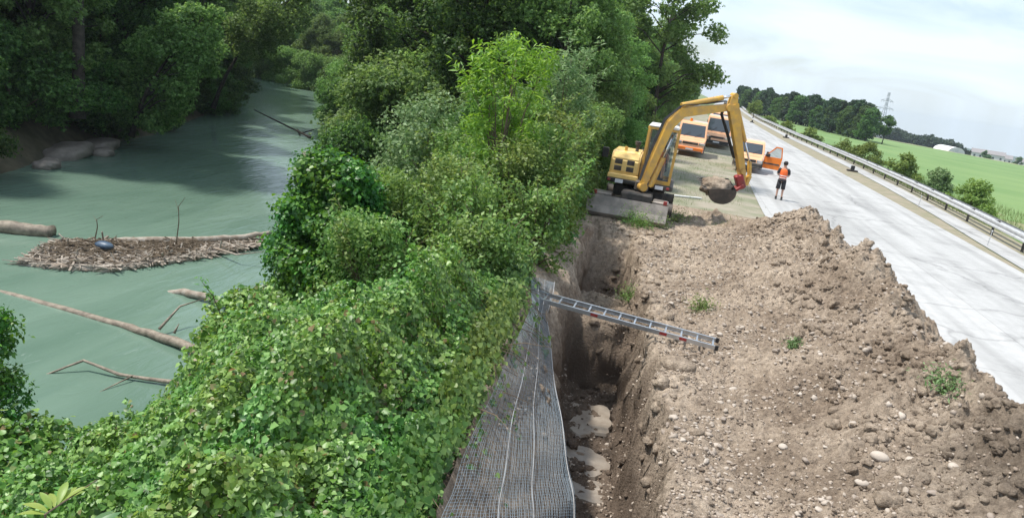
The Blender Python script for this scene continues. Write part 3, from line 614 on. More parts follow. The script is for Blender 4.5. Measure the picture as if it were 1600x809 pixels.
P = np.stack([vx, vy, vz], 1)[keep]; Nn = Nn[keep]; S = (.026 + .042 * rng.random(len(P)) + .028 * (rng.random(len(P)) < .06)) 
PV = []; PN = []
for k in range(420):
    y = 3 + random.random() ** 1.2 * 18; b0_ = float(bankR(y)); t0 = float(xtop(y)); x = b0_ + .2 + random.random() * (t0 - b0_ - .4); z = float(bank_z(np.array([x]), np.array([y]))[0] + vine_top(np.array([x]), np.array([y]))[0]) - .1
    d = np.array([random.gauss(0, .5), random.gauss(-.1, .5), random.uniform(.5, 1.2)]); d /= np.linalg.norm(d); ln_ = random.uniform(.2, .6); bend_ = np.array([random.gauss(0, .3), random.gauss(0, .3), -.25])
    nl = int(ln_ * 40)
    for j in range(nl): t_ = j / nl; PV.append(np.array([x, y, z]) + d * ln_ * t_ + bend_ * ln_ * t_ * t_ + rng.normal(size=3) * .025); PN.append([random.gauss(0, .6), random.gauss(-.2, .6), .8])
P = np.concatenate([P, np.array(PV)]); Nn = np.concatenate([Nn, unit(np.array(PN))]); S = np.concatenate([S, .035 + .04 * rng.random(len(PV))])
V, F = leaves(P, Nn, S, 'ivy')
vo = mesh_np('vine_cover', V, F, M['vine']); tag(vo, 'mass of bright green climbing vine leaves covering the near river bank', 'vines', kind='stuff')
# curtain of vines and dry stems hanging over the top edge of the mesh
n = 26000; cy = 3.5 + rng.random(n) * 13; dn_ = rng.random(n) ** 1.5; cx_ = xtop(cy) - .45 + .4 * rng.random(n) + .55 * dn_ * np.clip(.5 + 1.3 * fbm(cy * 1.3, cy * 0 + 3, 3), .1, 1.3)
cz = .80 - dn_ * np.clip(.5 + 1.3 * fbm(cy * 1.3, cy * 0 + 3, 3), .1, 1.3) + .15 * rng.normal(size=n); Nn = unit(np.stack([.9 + 0 * cy, -.35 + 0 * cy, .6 + 0 * cy], 1) + rng.normal(size=(n, 3)) * .5)
V, F = leaves(np.stack([cx_, cy, cz], 1), Nn, .035 + .045 * rng.random(n), 'ivy')
vo2 = mesh_np('hanging_vines', V, F, M['shrub']); tag(vo2, 'fringe of vines and leaves trailing over the top edge of the wire mesh', 'vines', kind='stuff')
mb = MB()
for i in range(260):
    y = random.uniform(4.5, 16); x = float(xtop(y)) + random.uniform(-.45, .05); z = random.uniform(.3, .8)
    p = Vector((x, y, z)); d = Vector((random.uniform(.1, .5), random.uniform(-.6, .4), random.uniform(-.8, .1))).normalized() * random.uniform(.3, .8)
    mb.tube([p, p + d * .5 + Vector((0, 0, .06)), p + d], [.008, .006, .003], 4)
tag(mb.build('dry_stems', M['stem']), 'tangle of thin dry brown stems under the vines along the mesh', 'stems', kind='stuff')

# ------------------------------------------------------------------ near shrubs, each one its own thing
def shrub(name, label, cat, loc, H, rad, K, n, size, cr_, m, shape='oval', H0=.1, group=None, limbs=16, prof=None, lean=0, shoots=0):
    s_ = make_tree(name, label, cat, H, H0, rad, K, n, size, cr_, m, shape, prof, trunk=.035 + H * .006, limbs=limbs, bark='stem', group=group, lean=lean)
    s_.location = loc
    if shoots:
        q = MB(); PV = []; PN = []
        for k in range(shoots):
            a = random.random() * 6.28; b0 = Vector((math.cos(a) * rad * .5, math.sin(a) * rad * .5, H * random.uniform(.45, .8))); d = Vector((math.cos(a) * random.uniform(.05, .6), math.sin(a) * random.uniform(.05, .6), 1)).normalized(); ln_ = random.uniform(.45, 1.0) * (.4 + .25 * H)
            tip = b0 + d * ln_ + Vector((math.cos(a), math.sin(a), 0)) * ln_ * .15; q.tube([(lean * .2, 0, H * .25), b0, b0 + d * ln_ * .5, tip], [.02, .010, .007, .003], 4)
            nl = int(ln_ * 60)
            for j in range(nl): t_ = (j + random.random()) / nl; PV.append(b0 + (tip - b0) * t_ + Vector((random.gauss(0, .05), random.gauss(0, .05), random.gauss(0, .03)))); PN.append((random.gauss(0, .6), random.gauss(0, .6), .9))
        q.build('shoots', M['stem'], s_)
        V, F = leaves(np.array(PV), unit(np.array(PN)), size * 1.25 * (.6 + .7 * rng.random(len(PV))), 'oval' if shape != 'long' else 'long'); mesh_np('shoot_leaves', V, F, M[m], s_)
    return s_
dome = lambda t: math.sqrt(max(.05, 1 - t ** 2.2))
shrub('ivy_covered_bush', 'dome shaped bush densely covered with glossy dark ivy, standing against the river', 'bush', (-6.55, 14.5, -1.7), 3.9, 1.32, 80, 42000, .08, .46, 'ivy', 'ivy', .0, prof=dome)
shrub('shrub', 'low bush with broad lime green leaves at the waterside below the ivy covered dome', 'shrub', (-7.9, 15.4, -2.5), 1.6, .8, 26, 7000, .09, .35, 'vine', 'ivy')
up_ = lambda t: .75 + .35 * math.sin(3 * t)
shrub('young_tree', 'young tree with bright yellow green compound leaves, the tallest between bank and wood', 'tree', (-4.0, 18.0, -.5), 5.5, .85, 60, 6500, .15, .30, 'limeleaf', 'long', .8, prof=up_, shoots=18)
shrub('young_tree', 'young tree with greyish silvery leaves to the right of the bright yellow green one', 'tree', (-3.7, 24.5, -.2), 5.4, .85, 55, 6000, .15, .30, 'grayleaf', 'long', 1.0, prof=up_, shoots=16)
shrub('shrub', 'grey green bush with pale leaf tips, left of the yellow green young tree', 'shrub', (-7.2, 22.0, -1.9), 5.0, 1.9, 60, 15000, .12, .6, 'grayleaf', 'oval')
shrub('shrub', 'rounded dark green bush right beside the ivy covered dome', 'shrub', (-6.6, 17.5, -1.8), 3.4, 1.5, 44, 11000, .10, .5, 'shrub', 'oval')
info = [(-5.2, 13.2, -.9, 2.3, 1.2, 'shrub', 'loose green bush just right of the ivy covered dome'), (-4.3, 15.3, -.6, 3.0, 1.2, 'shrub', 'shrub with small yellowish leaves in the middle of the bank thicket'),
        (-3.0, 12.6, .3, 1.5, .9, 'shrub', 'low leafy shrub above the upper end of the wire mesh'), (-3.3, 17.2, -.2, 3.1, 1.0, 'shrub', 'upright shrub behind the dark fence post'),
        (-2.45, 15.2, .2, 1.9, .7, 'shrub', 'narrow shrub leaning over the top end of the ladder'), (-3.4, 20.6, -.2, 3.2, 1.1, 'bindweed', 'light green willow like shrub beside the far pit'),
        (-3.1, 23.0, 0, 2.9, .95, 'shrub', 'shrub at the left end of the excavator blade'), (-5.9, 21.0, -1.2, 3.6, 1.2, 'bindweed', 'bright shrub in front of the dark river wood'),
        (-3.5, 26.4, -.1, 3.1, 1.1, 'grayleaf', 'pale green willow shrub left of the excavator counterweight'), (-3.7, 30.0, -.1, 3.4, 1.3, 'shrub', 'rounded shrub behind the excavator engine cover'),
        (-5.4, 24.5, -.9, 4.2, 1.5, 'shrub', 'broad shrub between the silvery young tree and the river wood'), (-6.4, 11.2, -1.5, 1.5, 1.0, 'vine', 'low mound of vine leaves near the end of the long log'),
        (-5.8, 28.0, -.8, 4.4, 1.6, 'grayleaf', 'tall pale shrub in the row before the wood'), (-2.55, 19.0, .2, 2.1, .6, 'shrub', 'thin shrub on the lip of the far pit'), (-2.6, 17.3, .1, 2.3, .8, 'bindweed', 'yellow green shrub overhanging the earth shelf between the pits')]
info += [(-2.5, 13.35, .28, .95, .42, 'shrub', 'small leafy clump covering the left end of the ladder'), (-3.0, 18.4, .1, 3.0, .75, 'bindweed', 'feathery light green sapling left of the shelf between the pits'), (-3.2, 21.8, .0, 3.3, .8, 'shrub', 'feathery sapling beside the lip of the far pit'), (-3.0, 24.6, .0, 2.9, .8, 'bindweed', 'light sapling touching the left end of the dozer blade'),
         (-4.4, 22.6, -.4, 3.9, 1.0, 'bindweed', 'tall light green sapling right of the silvery young tree base'), (-3.4, 28.2, .0, 3.2, .9, 'bindweed', 'light sapling behind the black excavator mirror'), (-4.6, 17.0, -.7, 3.2, .9, 'bindweed', 'light sapling at the foot of the yellow green young tree'),
         (-3.6, 14.3, -.2, 2.4, .9, 'bindweed', 'light leaved sapling above the mesh corner'), (-4.9, 27.0, -.4, 4.0, 1.1, 'shrub', 'tall shrub in the hedge left of the excavator'), (-5.6, 15.8, -1.0, 2.8, 1.0, 'bindweed', 'light green shrub right behind the ivy covered dome')]
for x, y, z, H, r_, m, lb in info:
    shrub('shrub', lb, 'shrub', (x, y, z), H, r_, int((50 + r_ * 40) * (1 + .15 * H)), int(7500 * r_ * max(1, H / 2.6)), .08 if y < 19 else .10, .20 + .06 * r_, m, 'oval' if m != 'vine' else 'ivy', shoots=14, prof=lambda t: .9 - .35 * t)
# tall wispy plant by the lower left frame edge
shrub('climbing_shrub', 'tall thin shrub wrapped in small leaves rising before the river at the left frame edge', 'shrub', (-9.0, 8.6, -2.8), 2.9, .62, 34, 6500, .075, .27, 'ivy', 'oval', prof=lambda t: 1.25 - 1.0 * t)
shrub('climbing_shrub', 'bushy leafy clump at the foot of the tall thin shrub, lower left', 'shrub', (-8.4, 8.0, -2.7), 1.5, .9, 26, 5000, .085, .36, 'vine', 'ivy')

# ------------------------------------------------------------------ wire mesh along the bank, fence posts
mbot = [(-1.95, 14.6, .25), (-1.84, 13.72, -.2), (-1.16, 11.28, -.6), (-.68, 9.62, -1.0), (-.38, 8.57, -1.2), (-.1, 6.6, -1.3)]
mtop = [(-2.25, 13.4, .62), (-1.94, 12.03, .56), (-1.66, 8.74, .62), (-1.46, 6.28, .7), (-1.34, 4.98, .72), (-1.2, 3.2, .75)]
def lerp_poly(p, t):
    p = np.array(p); k = t * (len(p) - 1); i = min(int(k), len(p) - 2); f_ = k - i; return p[i] * (1 - f_) + p[i + 1] * f_
def msurf(u, v):   # u along, v 0 top ..1 bottom
    p = lerp_poly(mtop, u) * (1 - v) + lerp_poly(mbot, u) * v
    p = p + np.array([.11, -.02, .07]) + np.array([.05, 0, .03]) * math.sin(u * 9 + v * 2) * .5 + np.array([1, 0, .4]) * .012 * math.sin(u * 31 + v * 6) 
    return p
fe = thing('wire_mesh_fence', 'grey galvanised wire mesh draped down the left side of the trench', 'wire mesh', (-1.9, 10, .5))
o3 = Vector((-1.9, 10, .5)); fe.location = (0, 0, 0)
mb = MB(); NU, NV = 110, 60
for j in range(NV + 1):           # running wires
    v = j / NV; mb.tube([msurf(i / 44, min(1, max(0, v + .004 * math.sin(i * 1.1 + j * 2.3)))) for i in range(45)], .0016, 3, cap=False)
for i in range(NU + 1):
    mb.tube([msurf(min(1, i / NU + (0 if k % 2 else .0035)), k / 10) for k in range(11)], .0013, 3, cap=False)
mb.build('mesh_panel', M['wire'], fe)
mb = MB()
for v in (.30, .55, .97):
    mb.tube([msurf(i / 44, v) + np.array([.01, 0, .012]) for i in range(45)], .0035 if v < .9 else .006, 4)
mb.build('tension_wire', M['galv'], fe)
# earth under the mesh follows it closely
V = []; F = []
for i in range(61):
    for j in range(13):
        p = msurf(i / 60, j / 12) - np.array([.07, 0, .05]) + np.array([1, 0, .5]) * .06 * float(fbm(i * .3, j * .5, 3)); V.append(p)
for i in range(60):
    for j in range(12): F.append((i * 13 + j, i * 13 + j + 1, i * 13 + j + 14, i * 13 + j + 13))
tag(mesh_np('bank_slope', V, F, M['dirt'], smooth=True), kind='structure')
for x, y, z, h, lb in ((-2.35, 16.0, .0, 1.8, 'dark green steel fence post standing in the shrubs above the ladder'), (-2.75, 20.6, -.1, 1.85, 'steel fence post half hidden by shrubs beside the far pit')):
    p = thing('fence_post', lb, 'post', (x, y, z)); mb = MB(); mb.box((0, 0, h / 2), (.06, .06, h), bev=.006); mb.build('post', M['black'] if h > 1.85 else M['galv'], p)
    mb = MB(); mb.box((0, 0, h + .012), (.075, .075, .024), bev=.006); mb.build('cap', M['black'], p)
# ------------------------------------------------------------------ stones
def ico(sub):
    import bmesh
    bm = bmesh.new(); bmesh.ops.create_icosphere(bm, subdivisions=sub, radius=1); V = np.array([v.co[:] for v in bm.verts]); F = np.array([[v.index for v in f.verts] for f in bm.faces]); bm.free(); return V, F
I1, I2 = ico(1), ico(2)
def stones(name, P, S, m, ic, label=None, kind=None):
    n = len(P); bv, bf = ic; k = len(bv)
    if k > 50: lump = 1 + .55 * fbm(bv[None, :, 0] * 1.7 + np.arange(n)[:, None] * 3.1, bv[None, :, 1] * 1.7 + bv[None, :, 2] * 1.7, 5, .7)[..., None]
    shp = bv[None] * (lump if k > 50 else (1 + .22 * rng.normal(size=(n, k, 1)).clip(-1.2, 1.2))) * (np.array([1, .8, .6]) * (.75 + .5 * rng.random((n, 3))))[:, None, :]
    a = rng.random(n) * 6.28; b = rng.normal(size=n) * .5; ca, sa, cb, sb = np.cos(a), np.sin(a), np.cos(b), np.sin(b)
    x = shp[..., 0] * cb[:, None] + shp[..., 2] * sb[:, None]; z = -shp[..., 0] * sb[:, None] + shp[..., 2] * cb[:, None]; y = shp[..., 1]
    shp = np.stack([x * ca[:, None] - y * sa[:, None], x * sa[:, None] + y * ca[:, None], z], 2)
    V = P[:, None] + shp * S[:, None, None]; F = bf[None] + (np.arange(n) * k)[:, None, None]
    o = mesh_np(name, V.reshape(-1, 3), F.reshape(-1, 3), m, smooth=False)
    if label: tag(o, label, 'gravel', kind=kind)
    return o
def scatter(n, x0, x1, y0, y1, pw=1.3):
    x = x0 + (x1 - x0) * rng.random(n); y = y0 + (y1 - y0) * rng.random(n) ** pw; return x, y
x, y = scatter(80000, -1.6, 5.0, 6.4, 27); d_ = fbm(x * .8 + 40, y * .8, 3); kp = rng.random(len(x)) < np.clip(.6 + 1.3 * d_, .12, 1); x = x[kp]; y = y[kp]
s_ = .006 + .024 * rng.random(len(x)) ** 3.2; s_ += .02 * (rng.random(len(x)) < .04)
z = dirt_z(x, y) + s_ * .15; kp = ~((x > 4.9) & (rng.random(len(x)) < .7)); 
stones('gravel', np.stack([x, y, np.where(x > 4.35, np.maximum(z, .018), z)], 1)[kp], s_[kp], M['gravel'], I1, 'loose gravel and small pebbles scattered over the whole spoil slope', 'stuff')
x, y = scatter(4200, -.2, 4.7, 6.6, 24, 1.4); d_ = fbm(x * 1.1 + 80, y * 1.1, 3); kp = rng.random(len(x)) < np.clip(.4 + 1.8 * d_, .03, 1); x = x[kp]; y = y[kp]
s_ = .022 + .034 * rng.random(len(x)) ** 2.2; z = dirt_z(x, y)
stones('cobbles', np.stack([x, y, z + s_ * .2], 1), s_, M['cobble'], I2, 'rounded fist sized cobbles half buried in the spoil slope', 'stuff')
x, y = scatter(2600, 2.6, 4.95, 6.6, 27, 1.1); s_ = .03 + .085 * rng.random(len(x)) ** 3; z = dirt_z(x, y)
stones('soil_clods', np.stack([x, y, np.where(x > 4.35, np.maximum(z, .02), z) - s_ * .05], 1), s_, M['dirt'], ico(3), 'crumbled brown soil clods along the crest of the spoil heap', 'stuff')
x, y = scatter(700, -1.4, 1.0, 9, 24, 1.1); s_ = .03 + .10 * rng.random(len(x)) ** 3; z = dirt_z(x, y)
stones('soil_clods', np.stack([x, y, z], 1), s_, M['dirt'], I2, 'brown soil clods lying in and beside the trench', 'stuff')
def big_stone(x, y, s, sq, label, m='cobble', group=None, name='stone', rz=0):
    bv, bf = ico(3); bv = bv * (1 + .10 * fbm(bv[:, 0] * 1.6 + x * 7, bv[:, 1] * 1.6 + bv[:, 2] * 2 + y, 3)[:, None]) * np.array(sq) * s
    c, s2 = math.cos(rz), math.sin(rz); bv = np.stack([bv[:, 0] * c - bv[:, 1] * s2, bv[:, 0] * s2 + bv[:, 1] * c, bv[:, 2]], 1)
    o = mesh_np(name, bv, bf, M[m], smooth=True); o.location = (x, y, dz1(x, y) + s * sq[2] * .35); tag(o, label, 'stone', group); return o
SG = 'larger stones lying on the spoil slope'
for x, y, s, sq, lb in ((2.95, 8.9, .11, (1, .7, .55), 'pale oblong stone, the largest on the lower spoil slope'), (3.25, 8.8, .085, (.8, .9, .6), 'rounded pale stone just right of the largest oblong stone'),
    (2.7, 8.45, .08, (1, .75, .5), 'flat pale stone below the largest oblong stone'), (2.35, 8.2, .09, (1, .6, .4), 'flat pale stone in the cluster near the bottom of the slope'),
    (3.6, 8.6, .075, (.9, .8, .6), 'egg shaped stone nearest the dark damp patch of the slope'), (1.25, 9.6, .07, (1, .7, .5), 'white stone lying alone left of the slope middle'),
    (2.0, 9.4, .065, (.9, .9, .6), 'small white stone midway up the slope'), (1.55, 11.6, .08, (1.1, .6, .4), 'flat white stone below the right end of the ladder'),
    (4.0, 9.7, .09, (.9, .8, .7), 'rounded stone high on the slope near the road'), (2.2, 7.5, .10, (1, .8, .5), 'brownish stone at the bottom edge of the slope')):
    big_stone(x, y, s, sq, lb, group=SG, rz=random.random() * 3)
big_stone(.7, 12.2, .27, (1.1, .9, .5), 'big smooth hump of pale earth at the trench lip below the ladder', 'dirt', name='boulder')
big_stone(-.62, 12.75, .16, (1, .8, .7), 'brown boulder lying in the muddy water on the trench floor', 'dirt', name='boulder')
sx, sy = 5.35, 12.6; o = big_stone(sx, sy, .05, (1, .8, .7), 'small dark stone lying alone on the concrete road beside the heap', 'dirt'); o.location.z = .03
# milky puddles on the trench floor
for x, y, rx, ry, lb in ((-.62, 14.1, .46, .75, 'pale milky puddle on the trench floor, the farther one'), (-.55, 12.5, .40, .55, 'pale milky puddle beside the boulder on the trench floor'), (-.5, 11.5, .42, .38, 'pale milky puddle nearest the camera on the trench floor')):
    V = [(0, 0, .0)]; nn = 36
    for i in range(nn):
        a = i / nn * 6.283; q = 1 + .3 * float(fbm(np.array([math.cos(a) * 1.3 + x * 9]), np.array([math.sin(a) * 1.3 + y]), 3)[0]) * 2; V.append((math.cos(a) * rx * q, math.sin(a) * ry * q, 0))
    for i in range(nn): V.append((V[1 + i][0] * 1.05, V[1 + i][1] * 1.05, -.05))
    F = [(0, 1 + i, 1 + (i + 1) % nn) for i in range(nn)] + [(1 + i, 1 + nn + i, 1 + nn + (i + 1) % nn, 1 + (i + 1) % nn) for i in range(nn)]
    o = mesh_np('puddle', V, F, M['puddle']); zz = float(np.median([dz1(x + a, y + b) for a in (-.3, -.15, 0, .15, .3) for b in (-.4, -.2, 0, .2, .4)])); o.location = (x, y, zz + .03); tag(o, lb, 'puddle')

# ------------------------------------------------------------------ ladder across the trench
la, lb_ = Vector((-2.5, 13.5, .36)), Vector((1.32, 13.28, .30)); lb_.z = dz1(1.32, 13.28) + .09
ld = thing('ladder', 'aluminium ladder lying across the trench from the bank to the spoil slope', 'ladder', la)
L_ = (lb_ - la).length; ax = (lb_ - la).normalized(); side = Vector((0.04, 1, 0.06)); side = (side - ax * side.dot(ax)).normalized(); nz = ax.cross(side)
def lp(t, s, h=0): return ax * t + side * s + nz * h
for s in (-.19, .19):
    mb = MB(); mb.beam(lp(0, s), lp(L_, s), .025, .075, side=side)
    for e_ in (-1, 1): mb.beam(lp(0, s + e_ * 0 + .014 * (1 if s < 0 else -1), e_ * .034), lp(L_, s + .014 * (1 if s < 0 else -1), e_ * .034), .02, .006, side=side)
    mb.build('rail', M['metal'], ld)
k = 0
while .14 + k * .28 < L_ - .05:
    mb = MB(); t_ = .14 + k * .28; mb.beam(lp(t_, -.178), lp(t_, .178), .03, .03, side=ax); mb.build('rung', M['metal'], ld, bevel=.004); k += 1
for t_, s in ((.45, -1), (2.85, -1), (3.2, -1), (1.6, -1)):
    mb = MB(); mb.beam(lp(t_, -.204), lp(t_ + .13, -.204), .003, .05, side=side); mb.build('sticker', M['red'], ld)
for s in (-.19, .19):
    mb = MB(); mb.beam(lp(L_ - .01, s), lp(L_ + .05, s), .034, .085, side=side); mb.build('foot', M['rubber'], ld)

# ------------------------------------------------------------------ excavator
EX = thing('excavator', 'yellow wheeled excavator with raised boom beside the far end of the trench', 'excavator', (-.9, 26.3, 0))
def E3(x, y, z): return (x + .9, y - 26.3, z)
def wheel(parent, c, r, w_, ax='x', rimm='white', name='wheel'):
    c = Vector(c); d = Vector((1, 0, 0)) if ax == 'x' else Vector((0, 1, 0))
    e = MB(); prof = [(.55, -.5), (.9, -.5), (1, -.36), (1, .36), (.9, .5), (.55, .5)]
    pts = [c + d * (b * w_) for a, b in prof]; e.tube(pts, [a * r for a, b in prof], 24, cap=False); tyre = e.build('tyre', M['rubber'], parent, smooth=False)
    e = MB(); e.tube([c - d * w_ * .40, c - d * w_ * .30, c + d * w_ * .30, c + d * w_ * .40], [r * .56, r * .5, r * .5, r * .56], 20); 
    for i in range(6):
        a = i * math.pi / 3; q = Vector((0, math.cos(a), math.sin(a))) if ax == 'x' else Vector((math.cos(a), 0, math.sin(a))); e.cyl(c + q * r * .3 - d * w_ * .43, c + q * r * .3 + d * w_ * .43, r * .045, 6)
    e.build('rim', M[rimm], tyre, smooth=False)
    return tyre
# undercarriage
m = MB(); m.box(E3(-.95, 26.6, .72), (1.0, 3.6, .42), bev=.05); m.box(E3(-.95, 25.3, .52), (1.9, .35, .25), bev=.03); m.box(E3(-.95, 28.0, .52), (1.9, .35, .25), bev=.03); m.box(E3(-1.55, 26.7, .78), (.5, 1.5, .38), bev=.04); m.box(E3(-.35, 26.7, .78), (.5, 1.5, .38), bev=.04)
m.build('chassis', M['dusty'], EX)
m = MB(); m.cyl(E3(-.95, 26.6, .92), E3(-.95, 26.6, 1.06), .62, 32); m.build('slewing_ring', M['black'], EX)
for x in (-1.98, .08):
    for y in (25.5, 27.9): wheel(EX, E3(x, y, .46), .46, .42, rimm='dusty')
# dozer blade
m = MB(); prof = [(24.35, .10), (24.30, .20), (24.42, .42), (24.52, .72), (24.60, .72), (24.52, .42), (24.42, .16), (24.44, .10)]
m.prism([(a - 26.3, b) for a, b in prof], 'x', -2.45 + .9, .12 + .9); m.build('dozer_blade', M['steel'], EX)
m = MB(); 
for x in (-1.55, -.35): m.beam(E3(x, 24.5, .45), E3(x, 25.3, .58), .14, .18, side=Vector((1, 0, 0)))
m.build('blade_arm', M['dusty'], EX)
m = MB(); m.box(E3(-2.05, 24.95, .72), (.62, .6, .16), bev=.03); m.box(E3(-.15, 24.95, .72), (.5, .6, .16), bev=.03); m.build('fender', M['steel'], EX)
for x in (-2.25, .0):
    m = MB(); m.box(E3(x, 24.58, .80), (.12, .06, .13), bev=.015); m.build('tail_lamp', M['red'], EX)
# upper structure
m = MB(); m.box(E3(-.93, 26.8, 1.14), (2.15, 2.5, .17), bev=.04); m.build('turntable', M['dusty'], EX)
m = MB(); pr = [(25.62, 1.24), (25.50, 1.42), (25.50, 1.86), (25.66, 2.06), (26.0, 2.12), (27.5, 2.10), (27.7, 1.9), (27.7, 1.24)]
m.prism([(a - 26.3, b) for a, b in pr], 'x', -2.0 + .9, -1.05 + .9); eng = m.build('engine_cover', M['yellowpale'], EX, bevel=.05)
m = MB(); m.box(E3(-1.53, 25.52, 1.30), (1.0, .12, .15), bev=.02); m.build('bumper', M['yellowpale'], EX)
for ix in range(2):
    for iz in range(2):
        g_ = MB(); cx_, cz_ = -1.74 + ix * .40, 1.56 + iz * .22
        g_.box(E3(cx_, 25.498, cz_), (.24, .02, .16))
        for k in range(4): g_.box(E3(cx_, 25.482, cz_ - .055 + k * .036), (.22, .022, .012), rot=(.5, 0, 0))
        g_.build('grille', M['dusty'], EX)
m = MB(); m.box(E3(-1.53, 25.49, 1.50 - .34), (1.02, .16, .13), bev=.02); m.build('rear_beam', M['black'], EX)
for x in (-1.95, -.02):
    m = MB(); m.box(E3(x, 25.40, 1.16), (.10, .03, .08), bev=.008); m.build('tail_lamp', M['red'], EX)
for x in (-1.62, -.3):
    m = MB(); m.box(E3(x, 25.398, 1.15), (.26, .012, .12)); m.build('number_plate', M['plate'], EX)
m = MB(); m.cyl(E3(-1.25, 26.2, 2.08), E3(-1.25, 26.2, 2.42), .055, 12); m.cyl(E3(-1.25, 26.2, 2.34), E3(-1.25, 26.2, 2.46), .10, 12); m.build('exhaust', M['dusty'], EX)
m = MB(); m.cyl(E3(-1.6, 26.0, 2.08), E3(-1.6, 26.0, 2.25), .05, 10); m.build('filler_cap', M['yellow'], EX)
m = MB(); m.tube([E3(-1.95, 25.9, 1.8), E3(-2.15, 25.6, 2.0)], .018, 6); m.box(E3(-2.22, 25.55, 2.0), (.22, .06, .34), bev=.02); m.build('mirror', M['black'], EX)
# cab: x -.92..0.10, y 25.75..27.25, z 1.22..3.05
cab = MB(); X0, X1, Y0, Y1, Z0, Z1 = -.98, -.02, 25.72, 27.3, 1.22, 3.02
for x in (X0, X1):
    for y in (Y0, Y1):
        cab.beam(E3(x, y, Z0), E3(x + (.03 if x < 0 else -.03), y + (.10 if y == Y0 else -.03), Z1), .09, .09, side=Vector((1, 0, 0)))
for y in (Y0, Y1): cab.box(E3((X0 + X1) / 2, y, Z0 + .06), (X1 - X0, .08, .13)); cab.box(E3((X0 + X1) / 2, y + (.09 if y == Y0 else -.03), Z1 - .03), (X1 - X0, .07, .07))
for x in (X0, X1): cab.box(E3(x, (Y0 + Y1) / 2, Z0 + .06), (.08, Y1 - Y0, .13)); cab.box(E3(x, (Y0 + Y1) / 2 + .05, Z1 - .03), (.07, Y1 - Y0 - .1, .07))
cab.build('cab_frame', M['yellow'], EX, bevel=.01)
m = MB(); m.box(E3((X0 + X1) / 2, (Y0 + Y1) / 2 + .04, Z1 + .045), (X1 - X0 + .02, Y1 - Y0 - .02, .09), bev=.04); m.build('cab_roof', M['white'], EX)
def pane(pts): g_ = MB(); g_.add([E3(*p) for p in pts], [(0, 1, 2, 3)]); return g_.build('cab_window', M['cabglass'], EX)
pane([(X0 + .05, Y0, Z0 + .12), (X1 - .05, Y0, Z0 + .12), (X1 - .08, Y0 + .09, Z1 - .07), (X0 + .08, Y0 + .09, Z1 - .07)])
pane([(X0 + .05, Y1, Z0 + .12), (X1 - .05, Y1, Z0 + .12), (X1 - .08, Y1 - .03, Z1 - .07), (X0 + .08, Y1 - .03, Z1 - .07)])
pane([(X0, Y0 + .05, Z0 + .12), (X0, Y1 - .05, Z0 + .12), (X0 + .03, Y1 - .08, Z1 - .07), (X0 + .03, Y0 + .14, Z1 - .07)])
pane([(X1, Y0 + .05, Z0 + .12), (X1, Y1 - .05, Z0 + .12), (X1 - .03, Y1 - .08, Z1 - .07), (X1 - .03, Y0 + .14, Z1 - .07)])
m = MB(); m.box(E3(-.42, 26.75, 1.62), (.5, .5, .12), bev=.04); m.box(E3(-.42, 27.0, 2.0), (.48, .12, .75), rot=(-.12, 0, 0), bev=.05); m.box(E3(-.42, 26.75, 1.42), (.35, .35, .32)); m.build('seat', M['black'], EX)
m = MB(); m.tube([E3(-.42, 26.0, 1.35), E3(-.42, 26.15, 1.9)], .03, 8); m.box(E3(-.7, 26.5, 1.75), (.1, .4, .3), bev=.02); m.build('controls', M['black'], EX)
# boom (box section), stick, bucket
sd_ = Vector((-.45, .9, 0)).normalized()
A = Vector(E3(-.86, 25.25, 1.12)); B = Vector(E3(-.34, 25.75, 3.22)); B2 = Vector(E3(-.05, 25.95, 3.62)); D = Vector(E3(1.38, 26.75, 3.98)); 
m = MB(); m.beam(A, B, .22, .22, .29, side=sd_); m.beam(B - (B - A).normalized() * .05, B2, .22, .29, .31, side=sd_); m.beam(B2 - (D - B2).normalized() * .09, D, .22, .31, .22, side=sd_)
m.cyl(A - sd_ * .2, A + sd_ * .2, .14, 16); m.cyl(D - sd_ * .18, D + sd_ * .18, .12, 16); m.build('boom', M['yellow'], EX, bevel=.012)
m = MB(); m.box(A + Vector((0, .25, 0)), (.45, .55, .34), bev=.05); m.build('swing_bracket', M['dusty'], EX)
def ram(a, b, r, f_=.6, name='hydraulic_cylinder', mm='yellow'):
    a = Vector(a); b = Vector(b); q = MB(); q.cyl(a, a.lerp(b, f_), r, 14); o_ = q.build(name, M[mm], EX, smooth=False)
    q = MB(); q.cyl(a.lerp(b, f_), b, r * .5, 12); q.build('piston_rod', M['chrome'], o_, smooth=True)
Tp = Vector(E3(1.52, 26.9, 4.38)); ram(B2 + Vector((-.05, -.03, .22)), Tp, .085, .78)
ram(A + Vector((.25, .05, .02)) , B + Vector((.16, .06, -.35)), .07, .55)
ram(A + Vector((.30, .25, .02)) , B + Vector((.20, .28, -.35)), .07, .55)
W = Vector(E3(2.30, 27.35, 1.95)); 
m = MB(); m.beam(Tp, Tp.lerp(D, .9) + Vector((.12, .06, -.1)), .2, .22, .36, side=sd_); m.beam(D + Vector((.14, .06, .12)), W, .2, .38, .22, side=sd_); m.cyl(W - sd_ * .16, W + sd_ * .16, .10, 14); m.cyl(Tp - sd_ * .14, Tp + sd_ * .14, .09, 14); m.build('stick', M['yellow'], EX, bevel=.01)
ram(Tp + Vector((.22, .1, -.42)), W + Vector((.20, .1, .35)), .07, .6)
m = MB(); m.beam(W + Vector((.20, .1, .35)), W + Vector((.30, .12, -.12)), .16, .09, side=sd_); m.beam(W + Vector((.30, .12, -.12)), W + Vector((.22, .05, -.45)), .18, .12, side=sd_); m.beam(W, W + Vector((.10, .02, -.4)), .2, .22, side=sd_); m.build('bucket_linkage', M['yellow'], EX, bevel=.01)
